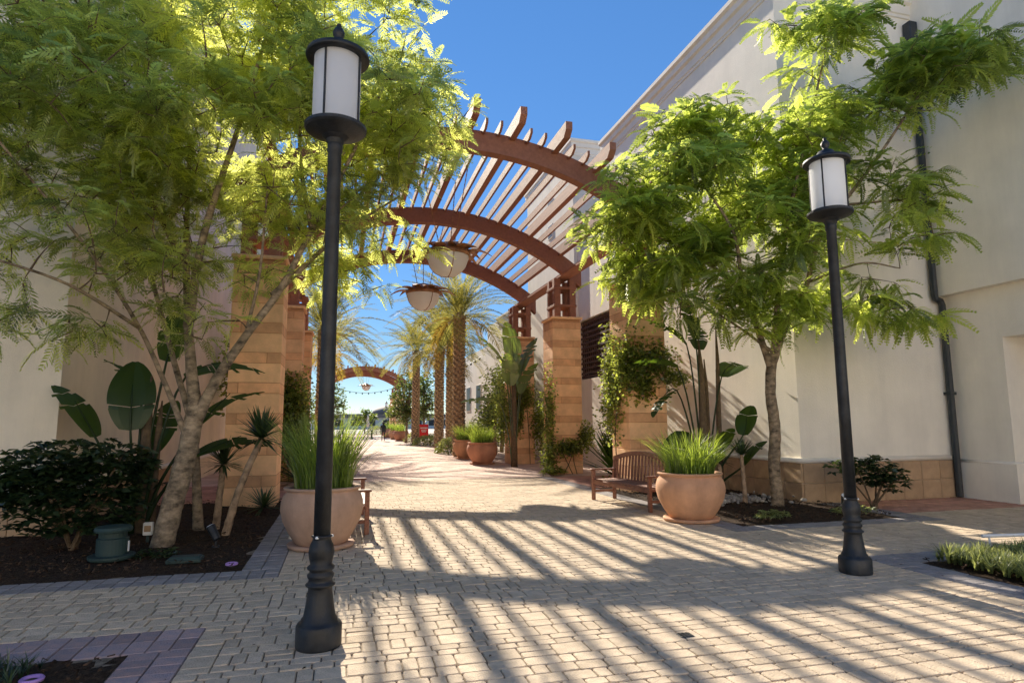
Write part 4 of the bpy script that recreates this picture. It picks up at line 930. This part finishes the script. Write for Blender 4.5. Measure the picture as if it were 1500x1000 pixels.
ring((-1.17, 8.0, .04), 'purple sprinkler collar at the corner of the left bed'); ring((-1.85, 4.85, .03), 'purple sprinkler collar in the near left bed')
# pebbles by right tree
r = np.random.default_rng(5); N = 260; pos = np.stack([r.normal(7.75, .45, N), r.normal(11.45, .3, N), r.uniform(.05, .12, N)], 1)
k = MB().lathe([(.02,-.5),(.7,-.35),(1,0),(.7,.35),(.02,.5)], 7); tf4 = [f for f in k.f if len(f) == 4]
pb = link('pebbles', scatter('pebbles', np.array(k.v)*.05, np.array(tf4), frames(r.normal(size=(N, 3)))*r.uniform(.5, 1.5, (N, 1, 1)), pos, r.uniform(0, 1, N)), 'pebble', None, True); stuff(tag(pb, 'pale river pebbles on the bed by the right tree trunk', 'pebbles'))
# ground drain mark
MT = thing('drain_cover', 'small dark square drain cover set in the cream paving', 'drain', (2.63, 4.58, .003)); MB().box(-.055, .055, -.045, .045, -.02, .004, .003).build('plate', 'spout', MT)
for i in range(3): MB().box(-.045+i*.033, -.03+i*.033, -.04, .04, .0045, .007).build('slot', 'black', MT)

# fallen dry leaves on the paving
r = np.random.default_rng(77); N = 170; pos = np.stack([r.uniform(-3.5, 8.5, N), r.uniform(3.6, 16, N)**1.0, np.full(N, .006)], 1); d = r.normal(size=(N, 3)); d[:, 2] *= .12
fl = link('fallen_leaves', scatter('fallen', LEAF_T*np.array([.7, 1, 1]), LEAF_Q, frames(d, roll=r.normal(0, .25, N))*(.035*r.uniform(.5, 1.3, (N, 1, 1))), pos, r.uniform(0, 1, N)), 'chip'); stuff(tag(fl, 'tiny dry leaves scattered over the paving', 'leaves'))
# ------------------------------------------------------------------ palms
def frond_mesh(L, droop, seed, wd=.5):
    rr = random.Random(seed); V = []; Q = []; T = []; n = 46
    def cur(t): return Vector((0, L*(t-.22*droop*t*t), L*(.10*t-droop*t*t*.62)))
    for i in range(9):
        p = cur(i/8); w2 = .035*(1-.85*i/8)
        V += [(-w2, p.y, p.z), (w2, p.y, p.z)]
        if i: k = len(V); Q.append((k-4, k-3, k-1, k-2)); T.append(.9)
    for i in range(n):
        t = .14+.86*(i+.5)/n; p = cur(t); q = cur(min(1, t+.02)); d = (q-p).normalized(); ln = wd*math.sin(math.pi*(.14+.78*t))**.7
        for s in (-1, 1):
            f = Vector((s*.75, 0, .30+rr.uniform(-.15, .15)))+d*(.62+.3*t); f.normalize(); l2 = ln*rr.uniform(.8, 1.15); e = p+f*l2-Vector((0, 0, .22*l2))
            m = p+f*l2*.5; n2 = d*.026; k = len(V); V += [tuple(p), tuple(m+n2), tuple(e), tuple(m-n2)]; Q.append((k, k+1, k+2, k+3)); T.append(rr.random())
    return fastmesh('frond', np.array([tuple(v) for v in V]), np.array(Q), np.array(T))
FR = [frond_mesh(3.4, .65, 1, .5), frond_mesh(3.9, .85, 2, .58), frond_mesh(3.8, 1.05, 3, .58)]
for me in FR: me.materials.append(M['palm'])
FRD = [frond_mesh(2.4, .95, 4), frond_mesh(2.3, 1.1, 5)]
for me in FRD: me.materials.append(M['palmdry'])
STUB = MB().add([(-.06,0,0),(.06,0,0),(.035,.07,.11),(-.035,.07,.11),(-.06,-.03,.02),(.06,-.03,.02),(.03,.05,.13),(-.03,.05,.13)], [(0,1,2,3),(7,6,5,4),(0,4,5,1),(1,5,6,2),(2,6,7,3),(3,7,4,0)])
def palm(loc, h, r, label, nf=34, seed=0, sc=1.0):
    rr = random.Random(seed); T = thing('palm_tree', label, 'palm tree', loc, rr.uniform(0, 6))
    b = MB(); n = int(h/.09); prof = []
    for i in range(n+1):
        z = h*i/n; prof.append((r*(1.05-.12*i/n+(.25*(max(0, z-h+.8)/.8)) )*(1+.07*(i % 2)), z))
    b.lathe([(r*1.2, -.05)]+prof+[(r*.5, h+.25)], 14); tr = b.build('trunk', 'palmtrunk', T)
    v = np.array([(-.07,0,0),(.07,0,0),(.04,.075,.10),(-.04,.075,.10),(-.06,-.05,.03),(.06,-.05,.03),(.035,.045,.13),(-.035,.045,.13)]); q = np.array([(0,1,2,3),(0,4,5,1),(1,5,6,2),(2,6,7,3),(3,7,4,0),(7,6,5,4)])
    N = int(h/.17)*7; ii = np.arange(N); a = ii*2.39996; z = h*ii/N; rad = r*(1.05-.12*z/h+.25*np.maximum(0, z-h+.8)/.8)
    d = np.stack([np.cos(a), np.sin(a), 0*a], 1); pos = d*rad[:, None]; pos[:, 2] = z
    stuff(link('leaf_scars', scatter('stubs', v*1.45, q, frames(d), pos, np.full(N, .5)), 'palmstub', T))
    for i in range(nf):
        az = i*2.39996; u = i/nf; el = math.radians(78-88*u+rr.uniform(-8, 8)); dry = u > .86
        me = FRD[i % 2] if dry else FR[0 if u < .3 else (1 if u < .65 else 2)]
        o = link('frond', me, None, T); d = np.array([[math.cos(az)*math.cos(el), math.sin(az)*math.cos(el), math.sin(el)]])
        f = frames(d, roll=np.array([rr.uniform(-.3, .3)]))[0]*sc*rr.uniform(.88, 1.1)
        o.matrix_local = Matrix.Translation((math.cos(az)*r*.6, math.sin(az)*r*.6, h+.12-u*.3)) @ Matrix(f.tolist()).to_4x4()
palm((5.55, 30.5, 0), 6.9, .23, 'tallest palm with thick rough trunk behind the pair of planters', 54, 1)
palm((5.7, 38.0, 0), 6.1, .21, 'palm tree left of the tallest palm, beside the red sign', 50, 2)
palm((5.35, 47.5, 0), 6.9, .22, 'palm tree farthest left of the right palm row, leafy tree beside it', 46, 3)
palm((6.9, 41.0, 0), 7.4, .24, 'palm tree half hidden directly behind the tallest palm', 46, 4)
palm((-1.0, 33.0, 0), 6.3, .22, 'palm tree behind the left lamp post with fronds over the far arch', 50, 5)
palm((-0.9, 42.5, 0), 6.3, .22, 'second palm tree on the left, deeper along the walkway', 44, 6)

# ------------------------------------------------------------------ far leafy trees
def leafy_tree(label, loc, h, ells, n, size, m, seed, name='leafy_tree'):
    T = thing(name, label, 'tree', loc); r = np.random.default_rng(seed); b = MB()
    b.tube(spline([(0, 0, -.05), (.05, 0, h*.3), (0, .05, h*.6), (.05, 0, h*.9)], 4), [.12*(1-.07*i) for i in range(13)], 8, .05)
    vol = np.array([np.prod(e[1]) for e in ells]); vol = vol/vol.sum(); P = []
    cl = []
    for i in range(n//14):
        e = ells[r.choice(len(ells), p=vol)]; d = r.normal(size=3); d /= np.linalg.norm(d); cl.append(np.array(e[0])+d*r.random()**.4*np.array(e[1]))
    for c in cl:
        for k in range(14): P.append(c+r.normal(0, .16, 3)*np.array([1, 1, .8]))
    for c in cl[::6]: b.tube([(0, 0, h*.45), tuple(c*.5+np.array([0, 0, h*.25])), tuple(c)], [.05, .03, .01], 5)
    b.build('trunk', 'bark', T, smooth=True); leafcloud('crown', np.array(P), size, m, T, seed, .1)
leafy_tree('slender leafy tree left of the far right palm trunk', (5.1, 52, 0), 5.0, [((0,0,3.6),(1.2,1.2,2.2)),((-.4,0,2.4),(1.3,1.2,1.0)),((.3,0,5.2),(.8,.8,1.0))], 3600, .2, 'farleaf', 1)
leafy_tree('leafy tree behind the palm trunks and red sign', (7.0, 56, 0), 5.6, [((0,0,4.0),(1.6,1.5,2.2))], 3000, .22, 'farleaf', 2)
leafy_tree('loose leafy tree on the far left beyond the lamp post', (-1.2, 56, 0), 5.5, [((0,0,3.2),(1.5,1.3,2.6))], 3000, .22, 'farleaf', 3)
leafy_tree('leafy small tree against the cream wall behind the far right column', (8.2, 29.5, 0), 5.0, [((0,0,3.6),(1.0,1.3,1.5)),((-.5,-.3,2.2),(1.0,1.2,.8)),((.2,0,5.0),(.7,.9,.6))], 3800, .15, 'vine', 4)
leafy_tree('leafy tree filling the gap right of the tallest palm', (8.6, 34.0, 0), 5.0, [((0,0,3.0),(1.2,1.6,1.8)),((-.8,-.6,1.6),(1.0,1.2,1.0))], 4600, .17, 'vine', 14)
leafy_tree('small leafy tree against the gap behind the pair of planters', (7.6, 27.6, 0), 3.6, [((0,0,2.4),(.8,1.0,1.2)),((-.2,-.3,1.2),(.8,.9,.7))], 3600, .13, 'vine', 15)
leafy_tree('dark leafy tree in the shade of the left column row', (-2.9, 22.5, 0), 4.5, [((0,0,3.2),(1.1,1.6,1.6))], 3000, .16, 'vine', 5)
leafy_tree('small round tree at the end of the walkway', (3.6, 104, 0), 4, [((0,0,2.4),(1.8,1.5,1.5))], 900, .4, 'farleaf', 6)
leafy_tree('small round tree right of the walkway end, near tiny lamp', (8.2, 96, 0), 4, [((0,0,2.8),(1.8,1.5,1.7))], 900, .4, 'farleaf', 7)

# ------------------------------------------------------------------ far end: sign, person, bollard, distant roofs and hills
SG = thing('sign', 'red advertising sign with white lettering beside the far palm', 'sign', (6.35, 50.5, 0), .12)
MB().box(-.37, .37, -.04, .04, .45, 1.50, .01).build('panel', 'red', SG)
for x in (-.3, .3): MB().box(x-.02, x+.02, -.03, .03, -.05, .45).build('leg', 'spout', SG)
for z, ws in ((1.17, (.10,.07,.08,.06,.09,.08)), (1.04, (.12,.16,.10)), (.96, (.10,.14,.12)), (.88, (.2,.1))):
    tot = sum(ws)+.02*(len(ws)-1); x = -tot/2
    for wd in ws: MB().box(x, x+wd, -.047, -.041, z, z+(.10 if z > 1.1 else .045)).build('lettering', 'white', SG); x += wd+.02
# person, standing, seen from behind, one continuous body
def person(loc, rz, label):
    T = thing('person', label, 'person', loc, rz)
    me = bpy.data.meshes.new('body'); J = [(0,0,.95),(0,0,1.15),(0,0,1.38),(0,0,1.47),(0,.01,1.58),(0,.01,1.68),(.10,0,.90),(.11,.05,.50),(.12,.0,.08),(.12,.13,.04),(-.10,0,.90),(-.11,-.06,.50),(-.12,-.16,.09),(-.12,-.04,.04),
         (.18,0,1.37),(.24,-.03,1.10),(.23,.06,.86),(.225,.10,.77),(-.18,0,1.37),(-.24,.03,1.10),(-.23,.10,.87),(-.225,.14,.78)]
    Ed = [(0,1),(1,2),(2,3),(3,4),(4,5),(0,6),(6,7),(7,8),(8,9),(0,10),(10,11),(11,12),(12,13),(2,14),(14,15),(15,16),(16,17),(2,18),(18,19),(19,20),(20,21)]
    Rr = [.15,.14,.16,.055,.09,.075,.10,.065,.045,.04,.10,.065,.045,.04,.065,.048,.038,.03,.065,.048,.038,.03]
    me.from_pydata(J, Ed, []); o = link('body', me, 'cloth', T); mo = o.modifiers.new('skin', 'SKIN'); 
    for i, q in enumerate(Rr): me.skin_vertices[0].data[i].radius = (q, q*.8)
    me.skin_vertices[0].data[0].use_root = True
    o.modifiers.new('sub', 'SUBSURF').levels = 2; o.modifiers['sub'].render_levels = 2
    MB().lathe([(.01,1.50),(.075,1.53),(.098,1.60),(.095,1.67),(.06,1.735),(.01,1.75)], 16).build('hair', 'hair', T, smooth=True)
    MB().lathe([(.185,.86),(.19,1.0),(.17,1.2),(.185,1.36),(.10,1.44),(.07,1.46)], 16, cap0=False, cap1=False).build('jacket', 'cloth', T, smooth=True)
person((3.62, 57.7, 0), .1, 'person in dark clothes walking away along the far walkway')
BO = thing('bollard', 'small dark bollard on the far walkway beside the person', 'bollard', (3.0, 66, 0)); MB().lathe([(.16,0),(.16,.05),(.09,.1),(.08,.75),(.11,.8),(.09,.9),(.02,.95)], 14).build('post', 'black', BO, smooth=True)
UM = thing('closed_umbrella', 'small closed pale umbrella by the far walkway end', 'umbrella', (2.9, 74, 0)); MB().tube([(0,0,0),(0,0,2.6)], .03, 6).build('pole', 'white', UM); MB().lathe([(.02,2.65),(.10,2.3),(.20,1.5),(.16,1.2),(.05,1.15)], 12).build('canopy', 'stucco2', UM, smooth=True)
DB = thing('distant_building', 'long low dark roofed building on the horizon at walkway end', 'building', (18, 175, 0))
MB().box(-26, 14, 0, 14, -.05, 3.0).build('wall', 'stucco2', DB); MB().box(-26.5, 14.5, -.8, 15, 3.0, 4.0).build('roof', 'roof', DB)
b = MB(); b.lathe([(8,0),(7.6,1.0),(6,2.0),(3.5,2.6),(.1,2.9)], 32, (-2, 7, 4.0)); b.build('dome_roof', 'roof', DB, smooth=True)
for i in range(9): MB().box(-24+i*4.2, -21.8+i*4.2, -.06, .0, .8, 2.4).build('window', 'darkwin', DB)
b = MB(); n = 60; V = []; Fs = []
for i in range(n+1):
    x = -700+1500*i/n; h = 7+6*math.sin(i*.5)+4*math.sin(i*1.3+1); V += [(x, 900, -.2), (x, 1000, max(3, h)), (x, 1300, -.2)]
for i in range(n): o = i*3; Fs += [(o, o+3, o+4, o+1), (o+1, o+4, o+5, o+2)]
b.add(V, Fs); struct(b.build('hills', 'hill', None, smooth=True))
# string lights between far pergola posts
def string_lights(p0, p1, sag, label):
    T = thing('string_lights', label, 'string lights', p0); a = Vector((0, 0, 0)); d = Vector(p1)-Vector(p0); pts = [d*t+Vector((0, 0, -sag*4*t*(1-t))) for t in np.linspace(0, 1, 25)]
    MB().tube(pts, .02, 4).build('cable', 'black', T)
    for q in pts[1:-1:2]: MB().lathe([(.02,-.2),(.08,-.13),(.07,-.05),(.03,.0)], 8, tuple(q)).build('bulb', 'black', T)
string_lights((-1.7, 78, 6.2), (7.0, 76, 6.2), 1.0, 'drooping string of bulbs across the far arch')
string_lights((6.9, 50, 5.4), (10.1, 46, 6.6), .3, 'short string of bulbs rising to the far cream wall')
